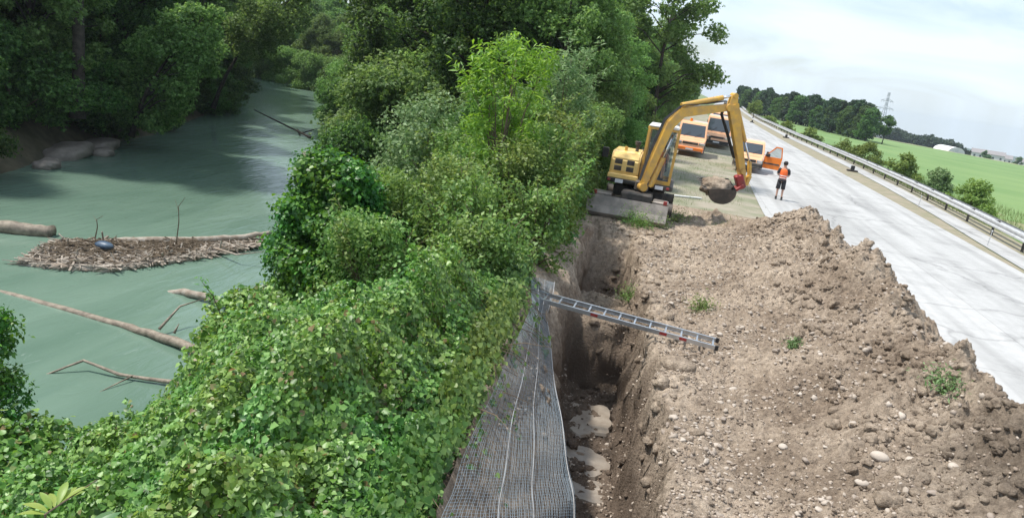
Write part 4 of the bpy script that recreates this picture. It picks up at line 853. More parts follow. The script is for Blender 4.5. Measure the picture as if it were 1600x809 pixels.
m = MB(); m.box(W + Vector((.02, 0, -.36)), (.28, .34, .50), rot=(0, -.45, .2), bev=.04); m.box(W + Vector((-.02, -.02, -.58)), (.40, .44, .1), rot=(0, -.7, .2), bev=.02); m.build('quick_coupler', M['red'], EX)
# hoses
m = MB()
for k in range(4):
    o_ = sd_ * (-.10 + .05 * k) ; q = Vector((0, 0, .2))
    m.tube([A + o_ + Vector((-.1, -.1, .2)), A.lerp(B, .5) + o_ + Vector((-.22, -.02, .02)), B + o_ + Vector((-.2, 0, .12)), B2 + o_ + Vector((-.02, 0, .24)), B2.lerp(D, .5) + o_ + Vector((0, 0, .2)), D + o_ + Vector((-.1, 0, .2)), D + o_ + Vector((-.16, -.05, -.25)), D.lerp(W, .4) + o_ * 1.2 + Vector((-.22, -.08, 0)), D.lerp(W, .8) + o_ + Vector((-.18, -.05, 0))], .016, 5)
m.build('hydraulic_hoses', M['black'], EX)
# clamshell-like wide bucket swung out to the left of the stick
BK = W + Vector((-.58, -.15, -.66))
def bucket_shell(c, wd, r_):
    V = []; F = []; prof = []
    for i in range(13):
        a = R(-20 + i * 17.5); prof.append((math.cos(a) * r_ * (1.25 if i > 7 else 1), -math.sin(a) * r_ * .95))
    prof.append((-r_ * 1.5, .15)); n_ = len(prof); ys2 = (-wd / 2, wd / 2)
    for off in (0, .03):
        for y in ys2:
            for a, b in prof: V.append(c + Vector((a * (1 - off), y * (1 - off * 1.2), b * (1 - off * 1.5) + off * .4)))
    idx = lambda l, s, i: (l * 2 + s) * n_ + i
    for i in range(n_ - 1):
        F.append((idx(0, 0, i), idx(0, 1, i), idx(0, 1, i + 1), idx(0, 0, i + 1))); F.append((idx(1, 0, i), idx(1, 0, i + 1), idx(1, 1, i + 1), idx(1, 1, i)))
    for l in (0, 1):
        for s in (0, 1): F.append(tuple(idx(l, s, i) for i in range(n_)))
    return V, F
m = MB(); Vb, Fb = bucket_shell(Vector((0, 0, 0)), 1.0, .42); Mr = Euler((.25, -.12, .25)).to_matrix(); m.add([BK + Mr @ v for v in Vb], Fb); bk = m.build('bucket', M['bucketmet'], EX)
m = MB()
for k in range(5): m.beam(BK + Mr @ Vector((-.58, -.44 + .22 * k, .12)), BK + Mr @ Vector((-.76, -.44 + .22 * k, .20)), .07, .05, .02)
m.build('bucket_teeth', M['steel'], bk)
bv, bf = ico(4); bv = bv * (1 + .30 * fbm(bv[:, 0] * 3 + 4, bv[:, 1] * 3 + bv[:, 2] * 2, 5, .65)[:, None]); 
o = mesh_np('soil_load', [BK + Mr @ Vector((x * .56 - .16, y * .46, z * .30 + .06)) + Vector(EX.location) for x, y, z in bv], bf, M['dirt'], smooth=True); tag(o, 'load of brown soil heaped in the raised excavator bucket', 'soil')

for px, py, rr_, hh_, lb in ((1.75, 28.0, .62, .42, 'dark mound of freshly dropped soil on the ground below the bucket'), (1.1, 27.2, .5, .22, 'low heap of soil left of the dark mound below the bucket')):
    gx2, gy2 = np.meshgrid(np.linspace(-1.3, 1.3, 60), np.linspace(-1.3, 1.3, 60)); r2 = np.hypot(gx2, gy2); gz2 = hh_ * np.clip(1 - r2, 0, 1) ** .8 * (1 + .5 * fbm(gx2 * 3 + px, gy2 * 3, 4)) + .05 * fbm(gx2 * 6, gy2 * 6, 3) * (r2 < 1.1) - .05 * (r2 > 1.05) - .04
    o = grid('soil_mound', gx2 * rr_, gy2 * rr_, gz2, M['dirt']); o.location = (px, py, .02); tag(o, lb, 'soil mound')
# ------------------------------------------------------------------ people
def body(name, joints, edges, radii, m, parent=None, sub=2):
    me = bpy.data.meshes.new(name); me.from_pydata(joints, edges, []); o = bpy.data.objects.new(name, me); C.objects.link(o); me.materials.append(m)
    md = o.modifiers.new('Skin', 'SKIN'); md.use_smooth_shade = True
    if not me.skin_vertices: bpy.context.view_layer.objects.active = o
    for i, r_ in enumerate(radii):
        me.skin_vertices[0].data[i].radius = r_ if hasattr(r_, '__len__') else (r_, r_)
    me.skin_vertices[0].data[0].use_root = True
    s = o.modifiers.new('Sub', 'SUBSURF'); s.levels = sub; s.render_levels = sub
    dg = bpy.context.evaluated_depsgraph_get(); dg.update(); ev = o.evaluated_get(dg); nm = bpy.data.meshes.new_from_object(ev); nm.name = name
    bpy.data.objects.remove(o); o = bpy.data.objects.new(name, nm); C.objects.link(o)
    if parent: o.parent = parent
    return o
ps = thing('person', 'person in orange high visibility vest and black shorts standing on the road, seen from behind', 'person', (5.05, 37.6, .012), R(-8))
J = [(0, 0, .95), (0, 0, 1.12), (0, .01, 1.32), (0, .01, 1.46), (0, .0, 1.55), (0, .01, 1.66), (0, .015, 1.74),
     (.18, 0, 1.42), (.25, -.02, 1.16), (.17, .22, 1.10), (.10, .30, 1.12), (-.18, 0, 1.42), (-.25, -.02, 1.16), (-.17, .22, 1.10), (-.10, .30, 1.12),
     (.10, 0, .88), (.12, .03, .50), (.14, -.02, .10), (.15, .10, .05), (-.10, 0, .88), (-.11, .0, .50), (-.10, -.03, .10), (-.11, .09, .05), (.06, .34, 1.13), (-.06, .34, 1.13)]
Ed = [(0, 1), (1, 2), (2, 3), (3, 4), (4, 5), (5, 6), (3, 7), (7, 8), (8, 9), (9, 10), (3, 11), (11, 12), (12, 13), (13, 14), (0, 15), (15, 16), (16, 17), (17, 18), (0, 19), (19, 20), (20, 21), (21, 22), (10, 23), (14, 24)]
Ra = [(.14, .10), (.13, .095), (.16, .10), (.09, .08), .055, (.085, .10), (.07, .085), .055, .043, .033, .035, .055, .043, .033, .035, .085, .058, .038, (.04, .03), .085, .058, .038, (.04, .03), .02, .02]
body('body', J, Ed, Ra, M['skin'], ps)
m = MB(); m.tube([(0, 0, .93), (0, 0, 1.1), (0, .005, 1.25), (0, .01, 1.38), (0, .01, 1.46)], [.175, .165, .19, .185, .10], 20, sx=1.0); vt = m.build('vest', M['vest'], ps, smooth=True); 
for v in vt.data.vertices: v.co.y = v.co.y * .70
m = MB()
for z0 in (1.02, 1.12): m.tube([(0, 0, z0 - .018), (0, 0, z0 + .018)], [.182, .182], 20)
st = m.build('reflective_band', M['plate'], vt, smooth=True)
for v in st.data.vertices: v.co.y = v.co.y * .71
m = MB()
for s in (-1, 1): m.tube([(s * .14, .005, 1.43), (s * .20, 0, 1.38), (s * .245, -.01, 1.20)], [.075, .075, .068], 12)
m.build('shirt_sleeve', M['cloth'], ps, smooth=True)
m = MB(); m.tube([(0, 0, .97), (0, 0, .86)], [.178, .185], 18)
for s in (-1, 1): m.tube([(s * .095, 0, .92), (s * .105, .01, .70), (s * .115, .015, .50)], [.105, .10, .10], 14)
m.build('shorts', M['cloth'], ps, smooth=True)
for s, p_ in ((1, (.148, .03, .05)), (-1, (-.108, .02, .05))):
    m = MB(); m.box(p_, (.10, .28, .085), bev=.03, top=.85); m.tube([(p_[0], p_[1] - .06, .07), (p_[0], p_[1] - .06, .15)], [.052, .048], 10); m.build('shoe', M['black'], ps)
m = MB(); m.tube([(0, -.005, 1.63), (0, -.008, 1.70), (0, 0, 1.76), (0, .005, 1.80)], [.088, .108, .098, .05], 14); m.build('hair', M['hair'], ps, smooth=True)
op = thing('person', 'person in orange vest sitting at the controls inside the excavator cab', 'person', (-.42, 26.72, 1.68))
J = [(0, 0, .02), (0, .04, .25), (0, .05, .48), (0, .03, .60), (0, .02, .72), (0, 0, .80), (.19, .02, .46), (.24, -.12, .24), (.22, -.36, .22), (-.19, .02, .46), (-.24, -.12, .24), (-.22, -.36, .22),
     (.10, -.08, .0), (.13, -.42, .04), (.13, -.50, -.32), (-.10, -.08, .0), (-.13, -.42, .04), (-.13, -.50, -.32)]
Ed = [(0, 1), (1, 2), (2, 3), (3, 4), (4, 5), (2, 6), (6, 7), (7, 8), (2, 9), (9, 10), (10, 11), (0, 12), (12, 13), (13, 14), (0, 15), (15, 16), (16, 17)]
Ra = [(.15, .11), .13, (.15, .10), .05, (.08, .095), .07, .055, .045, .035, .055, .045, .035, .085, .065, .045, .085, .065, .045]
body('body', J, Ed, Ra, M['skin'], op)
m = MB(); m.tube([(0, .02, .0), (0, .04, .25), (0, .05, .46), (0, .04, .54)], [.17, .165, .185, .10], 18); m.build('vest', M['vest'], op, smooth=True)
m = MB(); m.tube([(0, .03, .66), (0, .03, .76), (0, .01, .86)], [.09, .105, .06], 12); m.build('hair', M['hair'], op, smooth=True)

# ------------------------------------------------------------------ vans, fronts toward the camera
def van(label, loc, rz, W_, Hh, Ln, hood, body_m, low_m, beacon=True, door=False, plate=True, sloped=.55):
    v = thing('van', label, 'van', loc, rz)
    hw = W_ / 2; hz = .95 + (.0 if W_ < 1.9 else .15)  # hood height
    side = [(0, .32), (-.02, .62), (.06, hz - .12), (.18, hz), (hood, hz + .10), (hood + sloped, Hh - .10), (hood + sloped + .25, Hh), (Ln - .12, Hh - .02), (Ln, Hh - .25), (Ln, .32)]
    n_ = len(side); V = []; 
    for sgn in (-1, 1):
        for y, z in side:
            k = 1 - .10 * max(0, (z - hz - .05) / (Hh - hz)); nose = 1 - .10 * max(0, (.35 - y) / .35); V.append((sgn * hw * k * nose, y, z))
    F = [tuple(range(n_)), tuple(range(2 * n_ - 1, n_ - 1, -1))] + [(i, n_ + i, n_ + (i + 1) % n_, (i + 1) % n_) for i in range(n_)]
    m = MB(); m.add(V, F); m.build('body', M[body_m], v, bevel=.04)
    m = MB(); m.box((0, .06, .48), (W_ * .93, .30, .30), bev=.05); m.build('bumper', M[low_m], v)
    m = MB(); m.box((0, -.075, .36), (W_ * .85, .10, .10), bev=.02); m.build('front_apron', M['dusty'], v)
    ws = []; y0, z0, y1, z1 = hood, hz + .10, hood + sloped, Hh - .10
    for t_, sgn in ((.10, -1), (.10, 1), (.90, 1), (.90, -1)):
        y = y0 + (y1 - y0) * t_; z = z0 + (z1 - z0) * t_; k = 1 - .10 * max(0, (z - hz - .05) / (Hh - hz)); ws.append((sgn * (hw * k - .13), y, z))
    nrm = Vector((0, -(z1 - z0), (y1 - y0))).normalized() * .012; g_ = MB(); a = [Vector(p) + nrm for p in ws]; b = [Vector(p) - nrm for p in ws]
    g_.add(a + b, [(0, 1, 2, 3), (7, 6, 5, 4), (0, 4, 5, 1), (1, 5, 6, 2), (2, 6, 7, 3), (3, 7, 4, 0)]); wsob = g_.build('windshield', M['glass'], v)
    for sgn in (-.4, .15):
        g_ = MB(); p0 = Vector((sgn * W_ * .7, hood + .04, hz + .16)); p1 = p0 + Vector((.42, sloped * .25, (Hh - hz) * .25)) + nrm; g_.tube([p0 + nrm * 2.2, p1 + nrm * 2.2], .012, 5); g_.build('wiper', M['black'], wsob)
    for sgn in (-1, 1):
        if door and sgn > 0:
            pass
        g_ = MB(); y0w = hood + .30; V = []
        for y, z in ((y0w, hz + .12), (hood + 1.35, hz + .12), (hood + 1.35, Hh - .20), (hood + sloped + .20, Hh - .20)):
            k = 1 - .10 * max(0, (z - hz - .05) / (Hh - hz)); V.append((sgn * (hw * k + .004), y, z))
        V += [(x - sgn * .03, y, z) for x, y, z in V]; g_.add(V, [(0, 1, 2, 3), (7, 6, 5, 4), (0, 4, 5, 1), (1, 5, 6, 2), (2, 6, 7, 3), (3, 7, 4, 0)]); g_.build('side_window', M['glass'], v)
        m = MB(); m.box((sgn * (hw * .76), .035, hz - .24), (W_ * .19, .10, .20), bev=.03); m.build('headlight', M['chrome'], v)
        m = MB(); m.tube([(sgn * hw * .93, hood + .25, hz + .18), (sgn * (hw + .14), hood + .2, hz + .22)], .02, 5); m.box((sgn * (hw + .18), hood + .18, hz + .27), (.16, .08, .26), bev=.02); m.build('mirror', M['black'], v)
        for y in (.78, Ln - .85):
            wheel(v, (sgn * (hw - .10), y, .34), .34, .22, rimm='chrome')
            m = MB(); m.tube([(sgn * (hw - .02), y + math.cos(a) * .40, .34 + math.sin(a) * .40) for a in np.linspace(0, math.pi, 9)], .035, 6); m.build('wheel_arch', M['dusty'], v)
    m = MB(); m.box((0, .02, hz - .22), (W_ * .52, .06, .16), bev=.02)
    for k in range(3): m.box((0, -.015, hz - .27 + .05 * k), (W_ * .50, .02, .015))
    m.build('grille', M['dusty'] if W_ > 1.9 else M['black'], v)
    if plate: m = MB(); m.box((0, -.10, .50), (.50, .015, .11)); m.build('number_plate', M['plate'], v)
    if beacon: m = MB(); m.cyl((-.25, hood + sloped + .5, Hh - .02), (-.25, hood + sloped + .5, Hh + .2), .10, 14, .085); m.build('beacon', M['amber'], v)
    return v
van('pale orange van with a rooftop beacon parked behind the excavator cab', (.85, 53.6, 0), R(-2), 2.0, 2.25, 5.0, .95, 'paleorange', 'orange')
van('large pale orange van with a wide black bumper, right of the beacon van', (3.05, 65.6, 0), R(-3), 2.15, 2.55, 5.6, .9, 'paleorange', 'black', beacon=False)
v3 = van('small orange van standing on the road edge with its side door wide open', (4.35, 48.8, .012), R(-5), 1.78, 1.85, 4.1, 1.0, 'paleorange', 'dusty', beacon=False, door=True)
van('pale van standing furthest back beyond the two parked vans', (3.9, 84, 0), R(-2), 2.1, 2.5, 5.6, .9, 'paleorange', 'orange', beacon=False)
# the open door, hinged at the front pillar on the right of the picture, standing out square to the van
m = MB(); Dd = [(.0, .34), (1.02, .34), (1.08, .95), (1.06, 1.05), (.98, 1.70), (.62, 1.72), (.10, 1.08)]
hole = [(.20, 1.10), (.98, 1.10), (.92, 1.62), (.64, 1.64)]
def door_mesh():
    th = .05; out_ = [(.0, .34), (1.02, .34), (1.08, 1.05), (.98, 1.72), (.60, 1.74), (.02, 1.08)]; inn = [(.14, 1.08), (.98, 1.08), (1.0, 1.10), (.92, 1.64), (.64, 1.66), (.12, 1.10)]
    V = []; F = []
    for y in (0, th):
        for a, b in out_: V.append((a, y, b))
        for a, b in inn: V.append((a, y, b))
    n_ = 6
    for s in (0, 12):
        for i in range(n_): F.append((s + i, s + (i + 1) % n_, s + n_ + (i + 1) % n_, s + n_ + i))
    for i in range(n_):
        F.append((i, (i + 1) % n_, 12 + (i + 1) % n_, 12 + i)); F.append((6 + i, 6 + (i + 1) % n_, 18 + (i + 1) % n_, 18 + i))
    return V, F
q = MB(); q.add(*door_mesh()); dr = q.build('open_door', M['orange'], v3, bevel=.008); dr.location = (.89, 1.05, 0); dr.rotation_euler = (0, 0, R(-8)); dr['label'] = 'orange door standing wide open'
q = MB(); q.box((.52, -.012, .66), (.92, .02, .09), bev=.005); q.build('trim_strip', M['dusty'], dr)
q = MB(); q.add([(.14, .02, 1.09), (.99, .02, 1.09), (.92, .02, 1.64), (.64, .02, 1.66)], [(0, 1, 2, 3)]); q.build('door_window', M['cabglass'], dr)
q = MB(); q.box((.22, -.09, 1.16), (.26, .12, .20), bev=.03); q.build('mirror', M['black'], dr)

# white plank on the ground
m = MB(); m.box((0, 0, .03), (1.3, .14, .05), bev=.005); o = m.build('plank', M['white'], None); o.location = (.85, 32.9, .0); o.rotation_euler = (0, 0, R(28)); tag(o, 'white plank lying on the ground between excavator and bucket', 'plank')

# ------------------------------------------------------------------ guardrail, posts, bases
gr = thing('guardrail', 'double galvanised steel guardrail running along the far side of the road', 'guardrail', (0, 0, 0))
gy = np.concatenate([np.arange(24, 150, 2.0), np.arange(150, 420, 6)]); gx = np.interp(gy, Yr, railX)
def wbeam(off, z0):
    prof = [(0, -.155), (.04, -.13), (.04, -.07), (0, -.03), (0, .03), (.04, .07), (.04, .13), (0, .155)]; V = []; F = []; k = len(prof)
    sg = -1 if off < 0 else 1
    for x, y in zip(gx, gy):
        for th in (0, .006):
            for a, b in prof: V.append((x + off + sg * (a - th), y, z0 + b))
    for i in range(len(gy) - 1):
        for l in (0, 1):
            for j in range(k - 1): F.append(((i * 2 + l) * k + j, (i * 2 + l) * k + j + 1, ((i + 1) * 2 + l) * k + j + 1, ((i + 1) * 2 + l) * k + j))
    return mesh_np('rail', V, F, M['galv'], gr)
wbeam(-.22, .60); wbeam(.22, .60)
for i, y in enumerate(np.arange(26, 200, 4.0)[:46]):
    x = float(np.interp(y, Yr, railX)); m = MB(); m.box((x, y, .34), (.10, .055, .70)); m.box((x, y, .60), (.42, .06, .20)); m.build('post', M['dusty'], gr)
for x, y, lb in ((float(np.interp(64, Yr, railX)) - 1.9, 64.3, 'black rubber beacon foot lying on the road edge opposite the person'), (float(np.interp(106, Yr, railX)) - 1.9, 106.5, 'black rubber beacon foot further up the road edge'), (12.6, 150, 'black rubber beacon foot at the far end of the road edge')):
    b_ = thing('beacon_foot', lb, 'beacon foot', (x, y, .02)); m = MB(); m.box((0, 0, .06), (.8, .42, .12), bev=.03); m.build('base', M['rubber'], b_); m = MB(); m.box((0, 0, .28), (.30, .10, .34), bev=.03); m.build('holder', M['black'], b_)
for x, y, lb in ((13.3, 45.2, 'thin grey marker stake beside the drain strip, farther one'), (13.0, 34.2, 'thin grey marker stake beside the drain strip at the right frame edge')):
    b_ = thing('marker_stake', lb, 'stake', (x, y, 0)); m = MB(); m.tube([(0, 0, 0), (.03, 0, .6)], [.018, .014], 6); m.build('rod', M['galv'], b_); m = MB(); m.box((.03, 0, .62), (.05, .03, .06)); m.build('cap', M['white'], b_)

# ------------------------------------------------------------------ roadside bushes
fz = lambda x, y: float(base_ground(np.array([x]), np.array([y]))[0])
RB = [(18.4, 52.6, 2.6, 1.65, 'round green bush nearest the right frame edge behind the guardrail'), (18.8, 61.0, 2.5, 1.4, 'pale leaved bush between two greener bushes behind the guardrail'), (18.9, 71, 3.0, 1.7, 'tall round bush, third from the right behind the guardrail'),
      (18.6, 84, 2.9, 1.9, 'broad bush behind the guardrail next to the thin pale one'), (18.3, 93, 2.4, 1.5, 'smaller bush grown together with the broad bush behind the guardrail'), (18.0, 118, 2.6, 2.0, 'brownish green bush behind the guardrail before the pine wood'), (18.5, 148, 2.5, 1.3, 'small yellowish bush beside the far guardrail'), (17.6, 168, 2.4, 1.2, 'small bush where the guardrail nears the wood')]
for i, (x, y, H, r_, lb) in enumerate(RB):
    s_ = shrub('roadside_bush', lb, 'bush', (x, y, fz(x, y) - .1), H, r_, 26, 3600 if y < 100 else 1600, .20 if y < 100 else .32, .55, 'grayleaf' if i == 1 else 'roadbush', 'spray', prof=dome)
s_ = make_tree('small_tree', 'small round headed tree standing alone at the roadside before the pine wood', 'tree', 4.2, 1.2, 1.5, 22, 1600, .34, .7, 'roadbush', trunk=.10, prof=dome); s_.location = (15.6, 186, 0)
# grass tufts of the verge: uncountable blades
def blades(name, P, H, m, label, cat='grass'):
    n = len(P); a = rng.random(n) * 6.28; w_ = .012 + .012 * rng.random(n); lx, ly = rng.normal(size=(2, n)) * .35
    c, s = np.cos(a) * w_[:], np.sin(a) * w_[:]
    V = np.stack([np.stack([P[:, 0] - c * H * 2, P[:, 1] - s * H * 2, P[:, 2]], 1), np.stack([P[:, 0] + c * H * 2, P[:, 1] + s * H * 2, P[:, 2]], 1), np.stack([P[:, 0] + lx * H, P[:, 1] + ly * H, P[:, 2] + H], 1)], 1).reshape(-1, 3)
    return tag(mesh_np(name, V, np.arange(n * 3).reshape(-1, 3), M[m]), label, cat, kind='stuff')
n = 26000; x = 15.6 + rng.random(n) ** 1.4 * 12; y = 28 + rng.random(n) ** 1.4 * 110; x = np.maximum(x, np.interp(y, Yr, railX) + .5)
blades('verge_grass', np.stack([x, y, base_ground(x, y)], 1), .18 + .30 * rng.random(n), 'grassblade', 'rough long grass on the verge behind the guardrail')
n = 16000; x = -3.2 + rng.random(n) * 7.4; y = 25 + rng.random(n) ** 1.3 * 50; kp = (fbm(x * .5, y * .35, 3) > .02) | (x < -2); x = x[kp]; y = y[kp]; z = np.where(y < 30, dirt_z(x, y), 0)
blades('grass', np.stack([x, y, z], 1), .05 + .12 * rng.random(len(x)), 'grassblade', 'patchy trampled grass around the excavator and the vans')
def weed(x, y, s, lb, m='shrub'):
    z = dz1(x, y); n = int(500 * s); P = np.array([0, 0, .12 * s]) + rng.normal(size=(n, 3)) * np.array([.16, .16, .12]) * s; P[:, 2] = abs(P[:, 2])
    V, F = leaves(P, unit(rng.normal(size=(n, 3)) + np.array([0, 0, 1])), .05 + .05 * rng.random(n), 'long'); r_ = thing('weed', lb, 'weed', (x, y, z)); mesh_np('leaves', V, F, M[m], r_)
    q = MB()
    for k in range(8): a = random.random() * 6.28; q.tube([(0, 0, -.03), (math.cos(a) * .12 * s, math.sin(a) * .12 * s, .2 * s)], [.006, .003], 4)
    q.build('stem', M['stem'], r_)
weed(1.12, 15.7, .85, 'green weed sprouting alone on the spoil slope above the ladder'); weed(3.95, 10.3, .8, 'grey green weed clump on the spoil crest near the road', 'grayleaf'); weed(-.35, 17.4, 1.0, 'small weed at the right lip of the earth shelf')
weed(2.6, 13.3, .45, 'dry grey weed lying in the middle of the spoil slope', 'grayleaf'); weed(-.9, 24.2, 1.5, 'green weed hanging over the edge below the excavator blade'); weed(-.1, 24.6, 1.3, 'green weed between the blade and the bucket shadow'); weed(.5, 26.2, 1.4, 'grass tuft right of the excavator wheels'); weed(-.6, 24.0, 1.1, 'leafy sprig in front of the blade corner')

# ------------------------------------------------------------------ far right: wood, hill, houses, pylons
protos['P'] = make_tree('conifer_tree', '', 'tree', 9.5, 1.2, 2.1, 34, 2600, .55, .8, 'pine', trunk=.16, limbs=6, prof=lambda t: (1 - t) ** .6 * .9 + .15)
protos['Q'] = make_tree('broadleaf_tree', '', 'tree', 8.5, 1.0, 2.6, 34, 2600, .55, 1.0, 'forest', trunk=.16, limbs=6)
PW = ('dark tree in the pine wood beyond the green field', 'trees of the pine wood beyond the field')
for i in range(86):
    t = i / 85; y = 330 - 118 * t ** .8 + random.uniform(0, 16) ; x = 20 + 26 * t ** .9 + random.uniform(-1, 1) + (y - (330 - 118 * t ** .8)) * .22
    place(random.choice('PPQ'), x, y, random.uniform(.8, 1.08), *PW)
s_ = make_tree('broadleaf_tree', 'lone rounded tree at the right end of the pine wood, below the pylon', 'tree', 7.4, 2.6, 2.0, 22, 1500, .5, .8, 'forest', trunk=.14, prof=dome); s_.location = (51.0, 216, fz(51, 216))
n = 16000; t = rng.random(n); x = 96 + 76 * t; y = 500 + 70 * rng.random(n); x = x + (y - 500) * .22
top_ = (8.0 - 1.5 * t) * np.clip((1.03 - t) / .22, .15, 1) * (.82 + .5 * fbm(x * .16, y * .06, 3)); gz = base_ground(x, y); zz = gz + top_ * (1 - rng.random(n) ** 2)
V, F = leaves(np.stack([x, y, zz], 1), unit(rng.normal(size=(n, 3)) + np.array([0, -.4, .7])), 1.6 + 1.0 * rng.random(n), 'spray')
tag(mesh_np('far_wood', V, F, M['pine']), 'distant blue green wood on the ridge beyond the fields', 'wood', kind='stuff')
# white arched greenhouse
gx_, gy_ = 111, 358; gh = thing('greenhouse', 'white arched greenhouse standing alone before the distant wood', 'greenhouse', (gx_, gy_, fz(gx_, gy_)), R(12))
V = []; F = []; nn = 14
for y in (-6, 6):
    for i in range(nn + 1): a = math.pi * i / nn; V.append((math.cos(a) * 3.6, y, math.sin(a) * 2.5))
for i in range(nn): F.append((i, i + 1, nn + 2 + i, nn + 1 + i))
q = MB(); q.add(V, F); q.build('shell', M['white'], gh, smooth=True)
q = MB(); q.add([v for v in V[:nn + 1]], [tuple(range(nn + 1))]); q.build('end_wall', M['facade'], gh)
q = MB(); q.box((0, -6.03, .95), (1.4, .06, 1.9)); q.build('door', M['galv'], gh)
# far hamlet
for i, (x, y, w_, h_, d_, lb) in enumerate(((172, 500, 9, 3.6, 7, 'pale house at the foot of the distant wood ridge'), (186, 520, 12, 4.2, 8, 'long pale house in the far hamlet'), (200, 540, 8, 3.4, 7, 'small far house right of the long pale one'), (222, 560, 14, 3.6, 8, 'pale farm building nearest the right frame edge'))):
    z = fz(x, y); b_ = thing('house', lb, 'house', (x, y, z), R(-14)); q = MB(); q.box((0, 0, h_ / 2), (w_, d_, h_)); wl = q.build('wall', M['facade'], b_)
    q = MB(); q.prism([(-d_ / 2 - .4, h_), (d_ / 2 + .4, h_), (0, h_ + 2.2)], 'x', -w_ / 2 - .4, w_ / 2 + .4); q.build('roof', M['roof'], b_)
    for k in range(3): q = MB(); q.box((-w_ / 2 + w_ * (k + .5) / 3, -d_ / 2 - .02, h_ * .55), (1.0, .06, 1.2)); q.build('window', M['glass'], b_)
for x, y, lb in ((165, 470, 'round dark tree left of the pale house in the far hamlet'), (193, 500, 'dark tree between two far houses'), (212, 525, 'dark tree before the farm building at the right frame edge')):
    s_ = make_tree('broadleaf_tree', lb, 'tree', 5.5, 1.0, 2.2, 14, 700, .8, .9, 'forest', trunk=.14, prof=dome); s_.location = (x, y, fz(x, y))
# far hills
xs_ = np.linspace(250, 1800, 60); yh = np.linspace(1400, 2600, 24); HX, HY = np.meshgrid(xs_, yh); az = HX / HY
HZ = base_ground(HX, HY) - 6 + np.sin(np.clip((HY - 1400) / 1000, 0, 1) * math.pi * .5) * (30 + 14 * fbm(HX * .004, HY * .002, 4))
hl = grid('hills', HX, HY, HZ, M['hill']); tag(hl, kind='structure')
# pylons
def pylon(x, y, H, label, rz):
    z = fz(x, y); p = thing('pylon', label, 'pylon', (x, y, z), rz); q = MB(); hb, ht = 1.9, .35
    lv = [0, .18, .34, .48, .60, .70, .80, .90, 1.0]; wd = lambda t: hb + (ht - hb) * min(1, t / .75) ** .85
    for sx_ in (-1, 1):
        for sy_ in (-1, 1): q.tube([(sx_ * wd(t), sy_ * wd(t), H * t) for t in lv], .11, 4)
    for i in range(len(lv) - 1):
        a, b = wd(lv[i]), wd(lv[i + 1])
        for s in (-1, 1):
            q.tube([(-a, s * a, H * lv[i]), (b, s * b, H * lv[i + 1])], .07, 3); q.tube([(a, s * a, H * lv[i]), (-b, s * b, H * lv[i + 1])], .07, 3)
            q.tube([(s * a, -a, H * lv[i]), (s * b, b, H * lv[i + 1])], .07, 3)
    q.build('lattice_mast', M['polewire'], p)
    for t, wv in ((.66, 5.2), (.82, 3.8)):
        q = MB(); q.tube([(-wv, 0, H * t), (wv, 0, H * t)], .12, 4); q.tube([(-wv, 0, H * t), (0, 0, H * t + 1.2), (wv, 0, H * t)], .08, 4)
        for s in (-1, -.55, .55, 1): q.tube([(s * wv, 0, H * t), (s * wv, 0, H * t - .9)], .08, 4)
        q.build('crossarm', M['polewire'], p)
    return p
pylon(92, 400, 22, 'tall lattice pylon rising behind the lone tree at the end of the pine wood', R(35))
pylon(88, 600, 24, 'smaller looking lattice pylon whose top shows above the middle of the pine wood', R(35))

# ------------------------------------------------------------------ river: driftwood and logs
def log(name, label, pts, rad, m='drift', branches=(), cat='log', n=12):
    root = thing(name, label, cat, pts[0]); o0 = Vector(pts[0]); q = MB()
    P_ = [Vector(p) - o0 for p in pts]; fine = []; rr = []
    for i in range(len(P_) - 1):
        for k in range(6): t = k / 6; fine.append(P_[i].lerp(P_[i + 1], t) + Vector((random.gauss(0, 1), random.gauss(0, 1), random.gauss(0, .6))) * rad[i] * .10); rr.append((rad[i] + (rad[i + 1] - rad[i]) * t) * random.uniform(.9, 1.1) * .8)
    fine.append(P_[-1]); rr.append(rad[-1]); q.tube(fine, rr, n); q.build('trunk', M[m], root, smooth=True)
    for b in branches:
        q = MB(); bp = [Vector(p) - o0 for p in b[0]]; q.tube(bp, [b[1] * (1 - .8 * i / (len(bp) - 1)) for i in range(len(bp))], 6); q.build('branch', M[m], root, smooth=True)
    return root
WZ = -3.0
log('driftwood_log', 'long bare log slanting across the near river, its left end sinking under water', [(-18.5, 15.7, WZ - .09), (-15.5, 15.5, WZ - .06), (-12.0, 15.15, WZ + .02), (-10.3, 14.75, WZ + .12), (-8.4, 14.1, WZ + .26)], [.10, .11, .12, .13, .15], 'wetwood', [([(-11.0, 15.15, WZ + .15), (-11.0, 15.9, WZ + .5), (-10.7, 16.4, WZ + .62)], .04), ([(-9.6, 14.7, WZ + .2), (-9.4, 15.2, WZ + .45), (-8.8, 15.6, WZ + .5)], .04), ([(-10.5, 15, WZ + .2), (-10.45, 15.1, WZ + .42)], .035)])
log('driftwood_log', 'short pale forked log lying half in the water near the ivy covered dome', [(-13.0, 17.9, WZ - .12), (-12.3, 17.9, WZ + .06), (-11.6, 17.75, WZ + .15), (-10.8, 17.6, WZ + .14), (-9.8, 17.9, WZ + .2)], [.07, .13, .12, .14, .10], 'drift', [([(-10.9, 17.6, WZ + .15), (-10.3, 18.4, WZ + .5), (-9.6, 18.8, WZ + .8)], .07)])
log('driftwood_branch', 'slender crooked branch lying on the water nearest the camera', [(-11.6, 12.1, WZ - .1), (-11.0, 12.75, WZ + .22), (-10.2, 12.8, WZ + .08), (-9.3, 12.95, WZ + .08), (-8.3, 13.15, WZ + .16)], [.02, .035, .045, .055, .06], 'wetwood', [([(-9.9, 12.85, WZ + .1), (-10.1, 12.0, WZ - .02)], .02)], 'branch')
